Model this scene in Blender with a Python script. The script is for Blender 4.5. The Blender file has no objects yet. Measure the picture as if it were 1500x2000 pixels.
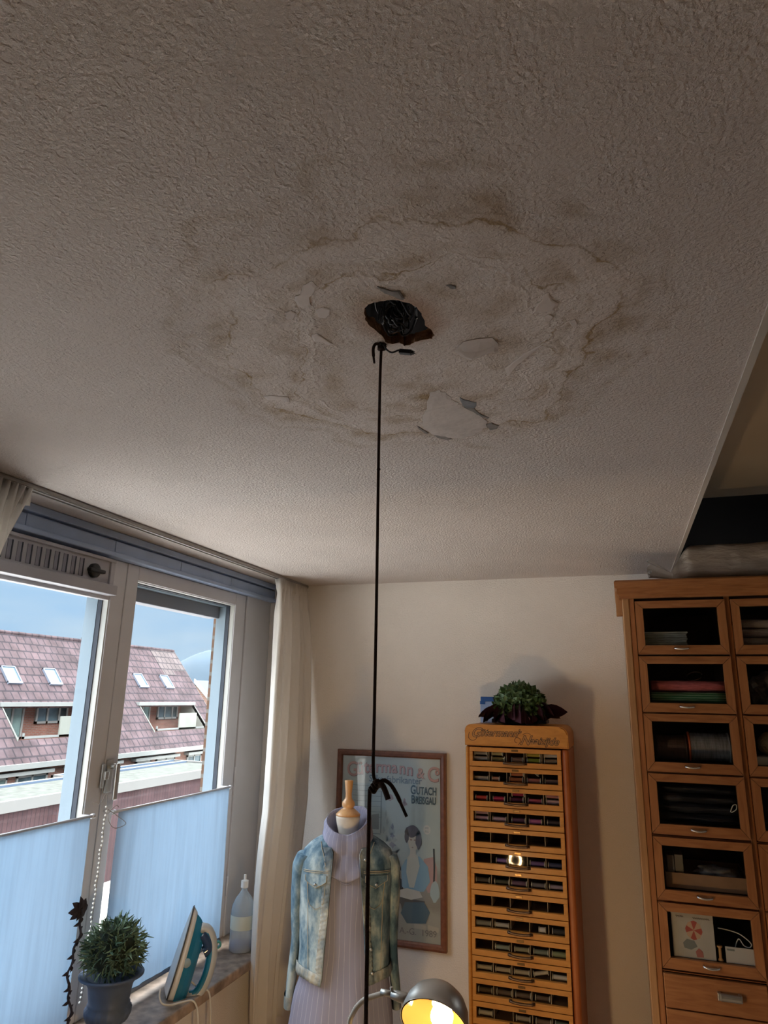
import bpy, bmesh, math, random
from mathutils import Vector, Matrix, noise, Quaternion
R = math.radians
PI = math.pi
SC = bpy.context.scene
COL = SC.collection
random.seed(7)

# ------------------------------------------------------------------ camera, world, light, exposure
CAM_Z = 1.85
cam_d = bpy.data.cameras.new('camera'); cam = bpy.data.objects.new('camera', cam_d); COL.objects.link(cam); SC.camera = cam
cam_d.sensor_width = 36.0; cam_d.sensor_fit = 'AUTO'; cam_d.lens = 1336.13 / 2000 * 36.0
cam_d.clip_start = 0.05; cam_d.clip_end = 500
pitch, roll, yaw = 0.264588, 0.0189347, 0.33055
cp, sp = math.cos(pitch), math.sin(pitch)
Fv = Vector((-math.sin(yaw)*cp, math.cos(yaw)*cp, sp)); Rv = Vector((math.cos(yaw), math.sin(yaw), 0)); Uv = Rv.cross(Fv)
R2 = Rv*math.cos(roll) + Uv*math.sin(roll); U2 = -Rv*math.sin(roll) + Uv*math.cos(roll)
M = Matrix((R2, U2, -Fv)).transposed().to_4x4(); M.translation = (0, 0, CAM_Z); cam.matrix_world = M

SC.view_settings.view_transform = 'Standard'; SC.view_settings.look = 'None'
SC.view_settings.gamma = 1; SC.view_settings.use_curve_mapping = False
SC.view_settings.exposure = 0.48
SC.cycles.max_bounces = 7; SC.cycles.diffuse_bounces = 5; SC.cycles.glossy_bounces = 3
SC.cycles.transmission_bounces = 4; SC.cycles.transparent_max_bounces = 14
SC.cycles.caustics_reflective = False; SC.cycles.caustics_refractive = False
SC.cycles.sample_clamp_indirect = 4.0
SC.cycles.use_adaptive_sampling = True; SC.cycles.adaptive_threshold = 0.03

ZENITH = 11.0
w = bpy.data.worlds.new('sky'); SC.world = w; w.use_nodes = True
nt = w.node_tree; nt.nodes.clear()
def nd(t, typ, **k):
    n = t.nodes.new(typ)
    for a, b in k.items():
        setattr(n, a, b)
    return n
tc = nd(nt, 'ShaderNodeTexCoord'); sx = nd(nt, 'ShaderNodeSeparateXYZ'); nt.links.new(tc.outputs['Generated'], sx.inputs[0])
mp = nd(nt, 'ShaderNodeMapping'); mp.inputs['Scale'].default_value = (2.0, 2.0, 9.0); nt.links.new(tc.outputs['Generated'], mp.inputs[0])
nz = nd(nt, 'ShaderNodeTexNoise'); nz.inputs['Scale'].default_value = 1.6; nz.inputs['Detail'].default_value = 4; nt.links.new(mp.outputs[0], nz.inputs['Vector'])
rc = nd(nt, 'ShaderNodeValToRGB'); nt.links.new(nz.outputs['Fac'], rc.inputs[0])
rc.color_ramp.elements[0].position = 0.35; rc.color_ramp.elements[0].color = (0.48, 0.73, 0.97, 1)
rc.color_ramp.elements[1].position = 0.68; rc.color_ramp.elements[1].color = (0.72, 0.88, 0.98, 1)
rz = nd(nt, 'ShaderNodeValToRGB'); nt.links.new(sx.outputs['Z'], rz.inputs[0])
e = rz.color_ramp.elements
e[0].position = 0.0; e[0].color = (0.58, 0.61, 0.645, 1)
e[1].position = 0.95; e[1].color = (ZENITH*1.3, ZENITH*1.0, ZENITH*0.82, 1)
x = e.new(0.30); x.color = (0.66, 0.68, 0.71, 1)
x = e.new(0.42); x.color = (ZENITH*0.91, ZENITH*0.7, ZENITH*0.58, 1)
mx = nd(nt, 'ShaderNodeMix', data_type='RGBA', blend_type='MULTIPLY'); mx.inputs[0].default_value = 1
nt.links.new(rc.outputs[0], mx.inputs[6]); nt.links.new(rz.outputs[0], mx.inputs[7])
bg = nd(nt, 'ShaderNodeBackground'); nt.links.new(mx.outputs[2], bg.inputs[0]); bg.inputs[1].default_value = 1.0
wo = nd(nt, 'ShaderNodeOutputWorld'); nt.links.new(bg.outputs[0], wo.inputs[0])

def portal(name, loc, rot, sx_, sy_):
    l = bpy.data.lights.new(name, 'AREA'); l.shape = 'RECTANGLE'; l.size = sx_; l.size_y = sy_; l.energy = 1; l.cycles.is_portal = True
    o = bpy.data.objects.new(name, l); o.location = loc; o.rotation_euler = rot; COL.objects.link(o)
portal('window_portal', (-2.08, 1.9, 1.55), (0, R(-90), 0), 1.7, 2.7)

def area(name, loc, rot, a, b, col, e):
    l = bpy.data.lights.new(name, 'AREA'); l.shape = 'RECTANGLE'; l.size = a; l.size_y = b; l.color = col; l.energy = e
    o = bpy.data.objects.new(name, l); o.location = loc; o.rotation_euler = rot; COL.objects.link(o); return o

# ------------------------------------------------------------------ mesh helpers
def bm_new(): return bmesh.new()
def box(bm, lo, hi, bev=0.0, mi=0, seg=2):
    r = bmesh.ops.create_cube(bm, size=1.0)
    vs = r['verts']
    for v in vs:
        v.co = Vector([lo[i] + (v.co[i]+0.5)*(hi[i]-lo[i]) for i in range(3)])
    fs = set(f for v in vs for f in v.link_faces)
    for f in fs: f.material_index = mi
    if bev > 0:
        es = list(set(e for v in vs for e in v.link_edges))
        r2 = bmesh.ops.bevel(bm, geom=es, offset=bev, segments=seg, affect='EDGES', profile=0.5)
        for f in r2['faces']: f.material_index = mi
    return bm
def loft(bm, rings, closed=True, cap0=False, cap1=False, mi=0, smooth=True):
    L = [[bm.verts.new(p) for p in r] for r in rings]
    n = len(rings[0])
    for a, b in zip(L[:-1], L[1:]):
        for i in range(n if closed else n-1):
            j = (i+1) % n
            f = bm.faces.new((a[i], a[j], b[j], b[i])); f.smooth = smooth; f.material_index = mi
    if cap0: f = bm.faces.new(L[0][::-1]); f.material_index = mi
    if cap1: f = bm.faces.new(L[-1]); f.material_index = mi
    return L
def lathe(bm, prof, c=(0, 0, 0), n=32, mi=0, cap0=False, cap1=False, mat=None, smooth=True):
    rings = []
    for r, z in prof:
        ring = []
        for i in range(n):
            a = 2*PI*i/n
            p = Vector((max(r, 1e-5)*math.cos(a), max(r, 1e-5)*math.sin(a), z))
            if mat: p = mat @ p
            ring.append(p + Vector(c))
        rings.append(ring)
    loft(bm, rings, True, cap0, cap1, mi, smooth); return bm
def tube(bm, pts, r, n=8, mi=0, caps=True, smooth=True):
    pts = [Vector(p) for p in pts]; rs = r if isinstance(r, (list, tuple)) else [r]*len(pts)
    rings = []; prev = None
    for i, p in enumerate(pts):
        t = (pts[min(i+1, len(pts)-1)] - pts[max(i-1, 0)]).normalized()
        if prev is None:
            a = Vector((0, 0, 1)) if abs(t.z) < 0.9 else Vector((1, 0, 0))
            u = t.cross(a).normalized()
        else:
            u = (prev - t*prev.dot(t)).normalized()
        prev = u; v = t.cross(u)
        rings.append([p + (u*math.cos(2*PI*k/n) + v*math.sin(2*PI*k/n))*rs[i] for k in range(n)])
    loft(bm, rings, True, caps, caps, mi, smooth); return bm
def spline(pts, m=6):
    P = [Vector(p) for p in pts]; out = []
    for i in range(len(P)-1):
        p0, p1, p2, p3 = P[max(i-1, 0)], P[i], P[i+1], P[min(i+2, len(P)-1)]
        for k in range(m):
            t = k/m
            out.append(0.5*((2*p1)+(-p0+p2)*t+(2*p0-5*p1+4*p2-p3)*t*t+(-p0+3*p1-3*p2+p3)*t*t*t))
    out.append(P[-1]); return out
def prism(bm, poly, fn0, fn1, mi=0, caps=True):
    """poly: 2D points; fn0/fn1 map (u,v) to the two faces"""
    a = [bm.verts.new(fn0(*p)) for p in poly]; b = [bm.verts.new(fn1(*p)) for p in poly]
    fs = []
    if caps:
        fs.append(bm.faces.new(a)); fs.append(bm.faces.new(b[::-1]))
    n = len(poly)
    for i in range(n):
        j = (i+1) % n
        fs.append(bm.faces.new((a[j], a[i], b[i], b[j])))
    for f in fs: f.material_index = mi
    return bm
def obj(name, bm, mat, parent=None, smooth=None, world=True, normals=True):
    if normals: bmesh.ops.recalc_face_normals(bm, faces=bm.faces)
    if smooth is not None:
        for f in bm.faces: f.smooth = smooth
    if parent is not None and world:
        inv = wm(parent).inverted()
        bmesh.ops.transform(bm, matrix=inv, verts=bm.verts)
    me = bpy.data.meshes.new(name); bm.to_mesh(me); bm.free()
    for m in (mat if isinstance(mat, (list, tuple)) else [mat]): me.materials.append(m)
    o = bpy.data.objects.new(name, me); COL.objects.link(o)
    if parent is not None: o.parent = parent
    return o
def wm(o):
    m = Matrix.LocRotScale(o.location, o.rotation_euler, o.scale)
    return wm(o.parent) @ m if o.parent else m
def tag(o, label=None, cat=None, group=None, kind=None):
    if label: o['label'] = label
    if cat: o['category'] = cat
    if group: o['group'] = group
    if kind: o['kind'] = kind
    return o
def thing(name, label, cat, loc=(0, 0, 0), rz=0, group=None):
    o = bpy.data.objects.new(name, None); COL.objects.link(o); o.location = loc; o.rotation_euler = (0, 0, rz)
    o.empty_display_size = 0.05
    return tag(o, label, cat, group)
def struct(name, bm, mat, **k):
    o = obj(name, bm, mat, **k); o['kind'] = 'structure'; return o
KIDS = {}
def copy_tree(o, parent=None):
    c = o.copy(); COL.objects.link(c)
    c.parent = parent
    for ch in [x for x in list(bpy.data.objects) if x.parent == o]: copy_tree(ch, c)
    return c
def text_bm(txt, size, M4, shear=0.0, ext=0.0005, bold=0.0, spacing=1.0, align='LEFT', xs=1.0):
    cu = bpy.data.curves.new('lettering', 'FONT'); cu.body = txt; cu.size = size; cu.shear = shear; cu.extrude = ext
    cu.offset = bold; cu.space_character = spacing; cu.align_x = align; cu.resolution_u = 4
    o = bpy.data.objects.new('lettering', cu); COL.objects.link(o)
    bpy.context.view_layer.update()
    dg = bpy.context.evaluated_depsgraph_get()
    me = bpy.data.meshes.new_from_object(o.evaluated_get(dg))
    bm = bm_new(); bm.from_mesh(me)
    bpy.data.objects.remove(o); bpy.data.curves.remove(cu); bpy.data.meshes.remove(me)
    bmesh.ops.transform(bm, matrix=M4 @ Matrix.Diagonal((xs, 1, 1, 1)), verts=bm.verts)
    return bm

# ------------------------------------------------------------------ materials
def mat(name, col, rough=0.6, metal=0.0, noise_s=None, noise_a=0.15, bump=None, bump_s=40, spec=0.5, coat=0, stretch=(1, 1, 1), bdist=0.01, det=3):
    m = bpy.data.materials.new(name); m.use_nodes = True; t = m.node_tree; b = t.nodes['Principled BSDF']
    b.inputs['Base Color'].default_value = (*col, 1); b.inputs['Roughness'].default_value = rough
    b.inputs['Metallic'].default_value = metal; b.inputs['Specular IOR Level'].default_value = spec
    if coat: b.inputs['Coat Weight'].default_value = coat; b.inputs['Coat Roughness'].default_value = 0.15
    if noise_s or bump:
        c = nd(t, 'ShaderNodeTexCoord'); p = nd(t, 'ShaderNodeMapping'); p.inputs['Scale'].default_value = stretch
        t.links.new(c.outputs['Object'], p.inputs[0])
    if noise_s:
        n = nd(t, 'ShaderNodeTexNoise'); n.inputs['Scale'].default_value = noise_s; n.inputs['Detail'].default_value = det
        t.links.new(p.outputs[0], n.inputs['Vector'])
        r = nd(t, 'ShaderNodeValToRGB'); t.links.new(n.outputs['Fac'], r.inputs[0])
        r.color_ramp.elements[0].position = 0.3; r.color_ramp.elements[1].position = 0.7
        r.color_ramp.elements[0].color = (*[max(0, v*(1-noise_a)) for v in col], 1)
        r.color_ramp.elements[1].color = (*[min(1, v*(1+noise_a)) for v in col], 1)
        t.links.new(r.outputs[0], b.inputs['Base Color'])
    if bump:
        n = nd(t, 'ShaderNodeTexNoise'); n.inputs['Scale'].default_value = bump_s; n.inputs['Detail'].default_value = 4
        t.links.new(p.outputs[0], n.inputs['Vector'])
        u = nd(t, 'ShaderNodeBump'); u.inputs['Strength'].default_value = bump; u.inputs['Distance'].default_value = bdist
        t.links.new(n.outputs['Fac'], u.inputs['Height']); t.links.new(u.outputs[0], b.inputs['Normal'])
    return m
def wood(name, a, b_, rough=0.42, stretch=(14, 14, 1.2), scale=6, coat=0.2):
    m = bpy.data.materials.new(name); m.use_nodes = True; t = m.node_tree; b = t.nodes['Principled BSDF']
    b.inputs['Roughness'].default_value = rough; b.inputs['Coat Weight'].default_value = coat; b.inputs['Coat Roughness'].default_value = 0.2
    c = nd(t, 'ShaderNodeTexCoord'); p = nd(t, 'ShaderNodeMapping'); p.inputs['Scale'].default_value = stretch
    t.links.new(c.outputs['Object'], p.inputs[0])
    n = nd(t, 'ShaderNodeTexNoise'); n.inputs['Scale'].default_value = scale; n.inputs['Detail'].default_value = 6; n.inputs['Distortion'].default_value = 0.8
    t.links.new(p.outputs[0], n.inputs['Vector'])
    r = nd(t, 'ShaderNodeValToRGB'); t.links.new(n.outputs['Fac'], r.inputs[0])
    r.color_ramp.elements[0].position = 0.3; r.color_ramp.elements[1].position = 0.72
    r.color_ramp.elements[0].color = (*a, 1); r.color_ramp.elements[1].color = (*b_, 1)
    t.links.new(r.outputs[0], b.inputs['Base Color'])
    return m
def glass(name, tint=(1, 1, 1), refl=0.06, rough=0.0):
    m = bpy.data.materials.new(name); m.use_nodes = True; t = m.node_tree; t.nodes.clear()
    o = nd(t, 'ShaderNodeOutputMaterial'); mix = nd(t, 'ShaderNodeMixShader'); tr = nd(t, 'ShaderNodeBsdfTransparent'); g = nd(t, 'ShaderNodeBsdfGlossy')
    tr.inputs[0].default_value = (*tint, 1); g.inputs['Roughness'].default_value = rough
    f = nd(t, 'ShaderNodeLayerWeight'); f.inputs[0].default_value = 0.5
    pw = nd(t, 'ShaderNodeMath', operation='POWER'); pw.inputs[1].default_value = 4.0; t.links.new(f.outputs['Facing'], pw.inputs[0])
    mu = nd(t, 'ShaderNodeMath', operation='MULTIPLY_ADD'); mu.inputs[1].default_value = min(0.45, refl*9); mu.inputs[2].default_value = refl*0.5; t.links.new(pw.outputs[0], mu.inputs[0])
    t.links.new(mu.outputs[0], mix.inputs[0]); t.links.new(tr.outputs[0], mix.inputs[1]); t.links.new(g.outputs[0], mix.inputs[2])
    t.links.new(mix.outputs[0], o.inputs[0]); return m
def cloth(name, col, transl=0.4, tcol=None, transp=0.0, bump=0.2, wave=None):
    m = bpy.data.materials.new(name); m.use_nodes = True; t = m.node_tree; t.nodes.clear()
    o = nd(t, 'ShaderNodeOutputMaterial'); mix = nd(t, 'ShaderNodeMixShader'); d = nd(t, 'ShaderNodeBsdfDiffuse'); tl = nd(t, 'ShaderNodeBsdfTranslucent')
    d.inputs[0].default_value = (*col, 1); tl.inputs[0].default_value = (*(tcol or col), 1); mix.inputs[0].default_value = transl
    c = nd(t, 'ShaderNodeTexCoord'); p = nd(t, 'ShaderNodeMapping'); p.inputs['Scale'].default_value = (1, 1, 0.04) if wave else (1, 1, 1)
    t.links.new(c.outputs['Object'], p.inputs[0])
    n = nd(t, 'ShaderNodeTexNoise'); n.inputs['Scale'].default_value = wave or 400; n.inputs['Detail'].default_value = 3
    t.links.new(p.outputs[0], n.inputs['Vector'])
    u = nd(t, 'ShaderNodeBump'); u.inputs['Strength'].default_value = bump; u.inputs['Distance'].default_value = 0.004
    t.links.new(n.outputs['Fac'], u.inputs['Height']); t.links.new(u.outputs[0], d.inputs['Normal'])
    if wave:
        r = nd(t, 'ShaderNodeValToRGB'); t.links.new(n.outputs['Fac'], r.inputs[0])
        r.color_ramp.elements[0].position = 0.35; r.color_ramp.elements[1].position = 0.6
        tc_ = tcol or col
        r.color_ramp.elements[0].color = (*[v*0.86 for v in tc_], 1); r.color_ramp.elements[1].color = (*tc_, 1)
        t.links.new(r.outputs[0], tl.inputs[0])
    t.links.new(d.outputs[0], mix.inputs[1]); t.links.new(tl.outputs[0], mix.inputs[2])
    last = mix
    if transp > 0:
        m2 = nd(t, 'ShaderNodeMixShader'); m2.inputs[0].default_value = transp; tr = nd(t, 'ShaderNodeBsdfTransparent')
        t.links.new(mix.outputs[0], m2.inputs[1]); t.links.new(tr.outputs[0], m2.inputs[2]); last = m2
    t.links.new(last.outputs[0], o.inputs[0]); return m
def emis(name, col, s):
    m = bpy.data.materials.new(name); m.use_nodes = True; t = m.node_tree; t.nodes.clear()
    o = nd(t, 'ShaderNodeOutputMaterial'); e_ = nd(t, 'ShaderNodeEmission'); e_.inputs[0].default_value = (*col, 1); e_.inputs[1].default_value = s
    t.links.new(e_.outputs[0], o.inputs[0]); return m

def stucco(name, col, stain=False, strength=0.6, scale=130, dist=0.004):
    """rough sprayed plaster; optionally with the tan tide marks of the leak, in room metres"""
    m = bpy.data.materials.new(name); m.use_nodes = True; t = m.node_tree; b = t.nodes['Principled BSDF']
    b.inputs['Roughness'].default_value = 0.92; b.inputs['Specular IOR Level'].default_value = 0.15
    L = t.links.new
    c = nd(t, 'ShaderNodeTexCoord')
    vo = nd(t, 'ShaderNodeTexNoise'); vo.inputs['Scale'].default_value = scale; vo.inputs['Detail'].default_value = 5; vo.inputs['Roughness'].default_value = 0.62; L(c.outputs['Object'], vo.inputs['Vector'])
    rr = nd(t, 'ShaderNodeValToRGB'); L(vo.outputs['Fac'], rr.inputs[0]); rr.color_ramp.elements[0].position = 0.36; rr.color_ramp.elements[1].position = 0.66
    bu = nd(t, 'ShaderNodeBump'); bu.inputs['Strength'].default_value = strength; bu.inputs['Distance'].default_value = dist
    hgt = rr.outputs[0]
    base = nd(t, 'ShaderNodeTexNoise'); base.inputs['Scale'].default_value = 3; base.inputs['Detail'].default_value = 3; L(c.outputs['Object'], base.inputs['Vector'])
    br = nd(t, 'ShaderNodeValToRGB'); L(base.outputs['Fac'], br.inputs[0])
    br.color_ramp.elements[0].color = (*[v*0.95 for v in col], 1); br.color_ramp.elements[1].color = (*[min(1, v*1.03) for v in col], 1)
    br.color_ramp.elements[0].position = 0.3; br.color_ramp.elements[1].position = 0.7
    colr = br.outputs[0]
    if stain:
        def math_(op, a, b2=None, clamp=False):
            n = nd(t, 'ShaderNodeMath', operation=op); n.use_clamp = clamp
            for i, v in enumerate((a, b2)):
                if v is None: continue
                if hasattr(v, 'default_value') or hasattr(v, 'links'): L(v, n.inputs[i])
                else: n.inputs[i].default_value = v
            return n.outputs[0]
        sx_ = nd(t, 'ShaderNodeSeparateXYZ'); L(c.outputs['Object'], sx_.inputs[0])
        dn = nd(t, 'ShaderNodeTexNoise'); dn.inputs['Scale'].default_value = 4.2; dn.inputs['Detail'].default_value = 5; dn.inputs['Roughness'].default_value = 0.55; L(c.outputs['Object'], dn.inputs['Vector'])
        fine = nd(t, 'ShaderNodeTexNoise'); fine.inputs['Scale'].default_value = 16; fine.inputs['Detail'].default_value = 5; L(c.outputs['Object'], fine.inputs['Vector'])
        # rotated ellipse around the hole
        dx = math_('ADD', sx_.outputs[0], 0.33); dy = math_('SUBTRACT', sx_.outputs[1], 1.13)
        ux = math_('ADD', math_('MULTIPLY', dx, 0.94), math_('MULTIPLY', dy, 0.34)); uy = math_('ADD', math_('MULTIPLY', dx, -0.34), math_('MULTIPLY', dy, 0.94))
        q = math_('SQRT', math_('ADD', math_('POWER', math_('DIVIDE', ux, 0.365), 2), math_('POWER', math_('DIVIDE', uy, 0.43), 2)))
        q = math_('ADD', q, math_('MULTIPLY', math_('SUBTRACT', dn.outputs['Fac'], 0.5), 0.85))
        def band(c0, wdt):  # soft band around q=c0
            return math_('SUBTRACT', 1.0, math_('DIVIDE', math_('ABSOLUTE', math_('SUBTRACT', q, c0)), wdt), clamp=True)
        inside = math_('SUBTRACT', 1.0, math_('MULTIPLY', math_('SUBTRACT', q, 0.92), 8.0), clamp=True)
        b1 = math_('MULTIPLY', band(1.0, 0.12), 0.65); b2 = math_('MULTIPLY', band(0.76, 0.06), 0.5); b3 = math_('MULTIPLY', band(0.50, 0.14), 0.45)
        b4 = math_('MULTIPLY', band(1.16, 0.05), 0.4)
        s = math_('MAXIMUM', math_('MAXIMUM', b1, b2), math_('MAXIMUM', b3, b4))
        tide = math_('MULTIPLY', math_('MAXIMUM', band(0.945, 0.014), band(0.70, 0.010)), 0.8)
        patch = nd(t, 'ShaderNodeValToRGB'); L(fine.outputs['Fac'], patch.inputs[0]); patch.color_ramp.elements[0].position = 0.38; patch.color_ramp.elements[1].position = 0.66
        s = math_('MULTIPLY', s, math_('ADD', patch.outputs[0], 0.12), clamp=True)
        s2 = math_('MULTIPLY', math_('MULTIPLY', inside, 0.14), patch.outputs[0])
        s = math_('ADD', s, s2, clamp=True)
        # strong brownish patch on the far side of the hole
        pd = math_('SQRT', math_('ADD', math_('POWER', math_('DIVIDE', math_('ADD', sx_.outputs[0], 0.36), 0.085), 2), math_('POWER', math_('DIVIDE', math_('SUBTRACT', sx_.outputs[1], 1.27), 0.13), 2)))
        pdm = math_('MULTIPLY', math_('SUBTRACT', 1.15, pd, clamp=True), math_('MULTIPLY', patch.outputs[0], 0.85))
        s = math_('ADD', s, pdm, clamp=True)
        s = math_('ADD', s, math_('MULTIPLY', tide, math_('ADD', patch.outputs[0], 0.25)), clamp=True)
        ms = nd(t, 'ShaderNodeMix', data_type='RGBA'); L(s, ms.inputs[0]); L(colr, ms.inputs[6]); ms.inputs[7].default_value = (0.43, 0.315, 0.195, 1)
        # rust halo round the hole
        hd = math_('SQRT', math_('ADD', math_('POWER', math_('ADD', sx_.outputs[0], 0.318), 2), math_('POWER', math_('SUBTRACT', sx_.outputs[1], 0.985), 2)))
        hn = math_('ADD', hd, math_('MULTIPLY', math_('SUBTRACT', fine.outputs['Fac'], 0.5), 0.06))
        hm = math_('MULTIPLY', math_('SUBTRACT', 1.0, math_('DIVIDE', math_('SUBTRACT', hn, 0.052), 0.04), clamp=True), 0.65)
        mh = nd(t, 'ShaderNodeMix', data_type='RGBA'); L(hm, mh.inputs[0]); L(ms.outputs[2], mh.inputs[6]); mh.inputs[7].default_value = (0.42, 0.23, 0.12, 1)
        colr = mh.outputs[2]
        # wrinkled swollen plaster inside the stain
        wr = nd(t, 'ShaderNodeTexNoise'); wr.inputs['Scale'].default_value = 30; wr.inputs['Detail'].default_value = 8; wr.inputs['Roughness'].default_value = 0.65; wr.inputs['Distortion'].default_value = 1.2; L(c.outputs['Object'], wr.inputs['Vector'])
        rid = math_('MULTIPLY', math_('ABSOLUTE', math_('SUBTRACT', wr.outputs['Fac'], 0.5)), 7.0, clamp=True)
        wav = nd(t, 'ShaderNodeTexNoise'); wav.inputs['Scale'].default_value = 9; wav.inputs['Detail'].default_value = 4; L(c.outputs['Object'], wav.inputs['Vector'])
        hh = math_('ADD', math_('MULTIPLY', hgt, math_('SUBTRACT', 1.0, math_('MULTIPLY', inside, 0.45))), math_('MULTIPLY', inside, math_('ADD', math_('MULTIPLY', rid, 0.30), math_('MULTIPLY', wav.outputs['Fac'], 2.2))))
        hh = math_('ADD', hh, math_('MULTIPLY', math_('ADD', band(0.82, 0.03), band(0.62, 0.02)), 0.45))
        hgt = hh
    L(hgt, bu.inputs['Height']); L(bu.outputs[0], b.inputs['Normal']); L(colr, b.inputs['Base Color'])
    return m

W_WALL = stucco('wall_plaster', (0.80, 0.745, 0.69), strength=0.45, scale=150, dist=0.003)
W_CEIL = stucco('ceiling_plaster', (0.79, 0.715, 0.675), stain=True, strength=0.85, scale=130, dist=0.0050)
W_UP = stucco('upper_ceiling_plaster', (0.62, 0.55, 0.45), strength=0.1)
M_DARK = mat('near_black', (0.012, 0.010, 0.009), 0.95)
M_FLOOR = wood('floor_wood', (0.50, 0.40, 0.29), (0.62, 0.50, 0.37), 0.5, (1, 12, 1), 4)
M_FRAME = mat('frame_paint', (0.57, 0.57, 0.60), 0.45, noise_s=6, noise_a=0.04)
M_BEAM = mat('grey_blue_paint', (0.36, 0.46, 0.66), 0.55, noise_s=8, noise_a=0.06)
M_INJ = mat('inner_jamb_paint', (0.50, 0.51, 0.49), 0.5)
M_OUTER = mat('outer_frame_daylit', (0.215, 0.285, 0.345), 0.5)  # white frame; bluish daylight tone and dimming are put into this colour
M_WHITE = mat('white_paint', (0.80, 0.79, 0.76), 0.5, noise_s=10, noise_a=0.03)
M_GASKET = mat('gasket', (0.03, 0.04, 0.06), 0.6)
M_VENT = mat('vent_metal', (0.42, 0.42, 0.46), 0.5)
M_BLACK = mat('black_plastic', (0.015, 0.017, 0.022), 0.45)
M_CHROME = mat('chrome', (0.75, 0.75, 0.76), 0.22, 1.0)
M_STEEL = mat('brushed_steel', (0.50, 0.50, 0.48), 0.38, 1.0)
M_GLASS = glass('window_glass', (0.97, 0.985, 1.0), 0.03)
M_CGLASS = glass('cabinet_glass', (0.93, 0.93, 0.92), 0.012, 0.028)
M_CURT = cloth('curtain_cloth', (0.84, 0.81, 0.77), 0.32, (0.84, 0.81, 0.77), bump=0.15)
M_CAFE = cloth('cafe_cloth', (0.66, 0.70, 0.74), 0.72, (0.125, 0.19, 0.27), bump=0.1, wave=90)
M_SILL = mat('sill_stone', (0.33, 0.24, 0.18), 0.4, noise_s=22, noise_a=0.45, det=8)
M_ROPE = mat('rope_cord', (0.030, 0.012, 0.008), 0.85, bump=0.8, bump_s=500, bdist=0.002)
M_FLAKE = mat('flake_paint', (0.61, 0.55, 0.52), 0.8, noise_s=30, noise_a=0.06)
M_SKIM = mat('skim_plaster', (0.56, 0.505, 0.475), 0.9, noise_s=25, noise_a=0.08, bump=0.5, bump_s=70, bdist=0.003)
M_FLAKE_B = mat('flake_bare_concrete', (0.235, 0.22, 0.21), 0.9, noise_s=60, noise_a=0.25)
M_FLAKE_BL = mat('flake_bare_blue', (0.22, 0.235, 0.26), 0.9, noise_s=60, noise_a=0.2)
M_BROKEN = mat('broken_plaster', (0.30, 0.17, 0.10), 0.95, noise_s=45, noise_a=0.6, bump=0.6, bump_s=60)
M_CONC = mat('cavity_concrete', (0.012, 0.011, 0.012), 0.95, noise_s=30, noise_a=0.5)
M_WIRE = mat('wire_black', (0.010, 0.013, 0.02), 0.35)
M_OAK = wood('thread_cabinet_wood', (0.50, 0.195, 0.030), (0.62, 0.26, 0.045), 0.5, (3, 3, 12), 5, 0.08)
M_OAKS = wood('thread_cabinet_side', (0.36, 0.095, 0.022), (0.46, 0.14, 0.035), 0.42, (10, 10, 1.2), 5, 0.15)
M_TEAK = wood('shop_cabinet_wood', (0.27, 0.098, 0.030), (0.40, 0.165, 0.055), 0.5, (2, 6, 16), 5, 0.05)
M_TEAKV = wood('shop_cabinet_upright', (0.29, 0.108, 0.034), (0.42, 0.175, 0.060), 0.5, (14, 14, 1), 5, 0.05)
M_TEAKL = wood('shop_cabinet_edge', (0.36, 0.18, 0.075), (0.46, 0.24, 0.10), 0.5, (14, 14, 1), 5, 0.05)
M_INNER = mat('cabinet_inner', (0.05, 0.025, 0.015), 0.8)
M_BRONZE = mat('dark_bronze', (0.14, 0.09, 0.06), 0.32, 0.9)

# ------------------------------------------------------------------ room shell
H = 2.47; XE = 0.265; YB = 3.62; XR = 2.2; YR = -2.6; WX = -1.9
bm = bm_new(); box(bm, (-2.1, YR-0.1, -0.12), (XR+0.1, YB+0.1, 0.0)); struct('floor', bm, M_FLOOR)

HOLE = [(-0.362,0.938),(-0.352,0.928),(-0.336,0.925),(-0.318,0.925),(-0.300,0.932),(-0.287,0.944),(-0.279,0.959),(-0.277,0.979),(-0.278,0.998),(-0.280,1.017),(-0.275,1.035),(-0.274,1.053),(-0.281,1.064),(-0.294,1.064),(-0.313,1.067),(-0.324,1.074),(-0.336,1.075),(-0.340,1.061),(-0.354,1.063),(-0.365,1.053),(-0.363,1.028),(-0.367,1.009),(-0.372,0.990),(-0.373,0.973),(-0.369,0.955)]
def roughen(poly, m=3, a=0.0012):
    out = []
    for i, p in enumerate(poly):
        q = poly[(i+1) % len(poly)]
        for k in range(m):
            t = k/m; out.append((p[0]+(q[0]-p[0])*t+random.uniform(-a, a), p[1]+(q[1]-p[1])*t+random.uniform(-a, a)))
    return out
HR = roughen(HOLE)
bm = bm_new()
def ring_edges(bm, pts, z):
    vs = [bm.verts.new((p[0], p[1], z)) for p in pts]
    return vs, [bm.edges.new((vs[i], vs[(i+1) % len(vs)])) for i in range(len(vs))]
outer = [(-2.0, YR-0.1), (XE, YR-0.1), (XE, YB+0.1), (-2.0, YB+0.1)]
v1, e1 = ring_edges(bm, outer, H); v2, e2 = ring_edges(bm, HR, H)
bmesh.ops.triangle_fill(bm, use_beauty=True, edges=e1+e2)
v3 = [bm.verts.new((-0.325+(p[0]+0.325)*1.06, 1.0+(p[1]-1.0)*1.05, H+0.022+random.uniform(-0.003, 0.003))) for p in HR]
n = len(HR)
for i in range(n):
    f = bm.faces.new((v2[i], v2[(i+1) % n], v3[(i+1) % n], v3[i])); f.material_index = 1
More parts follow.
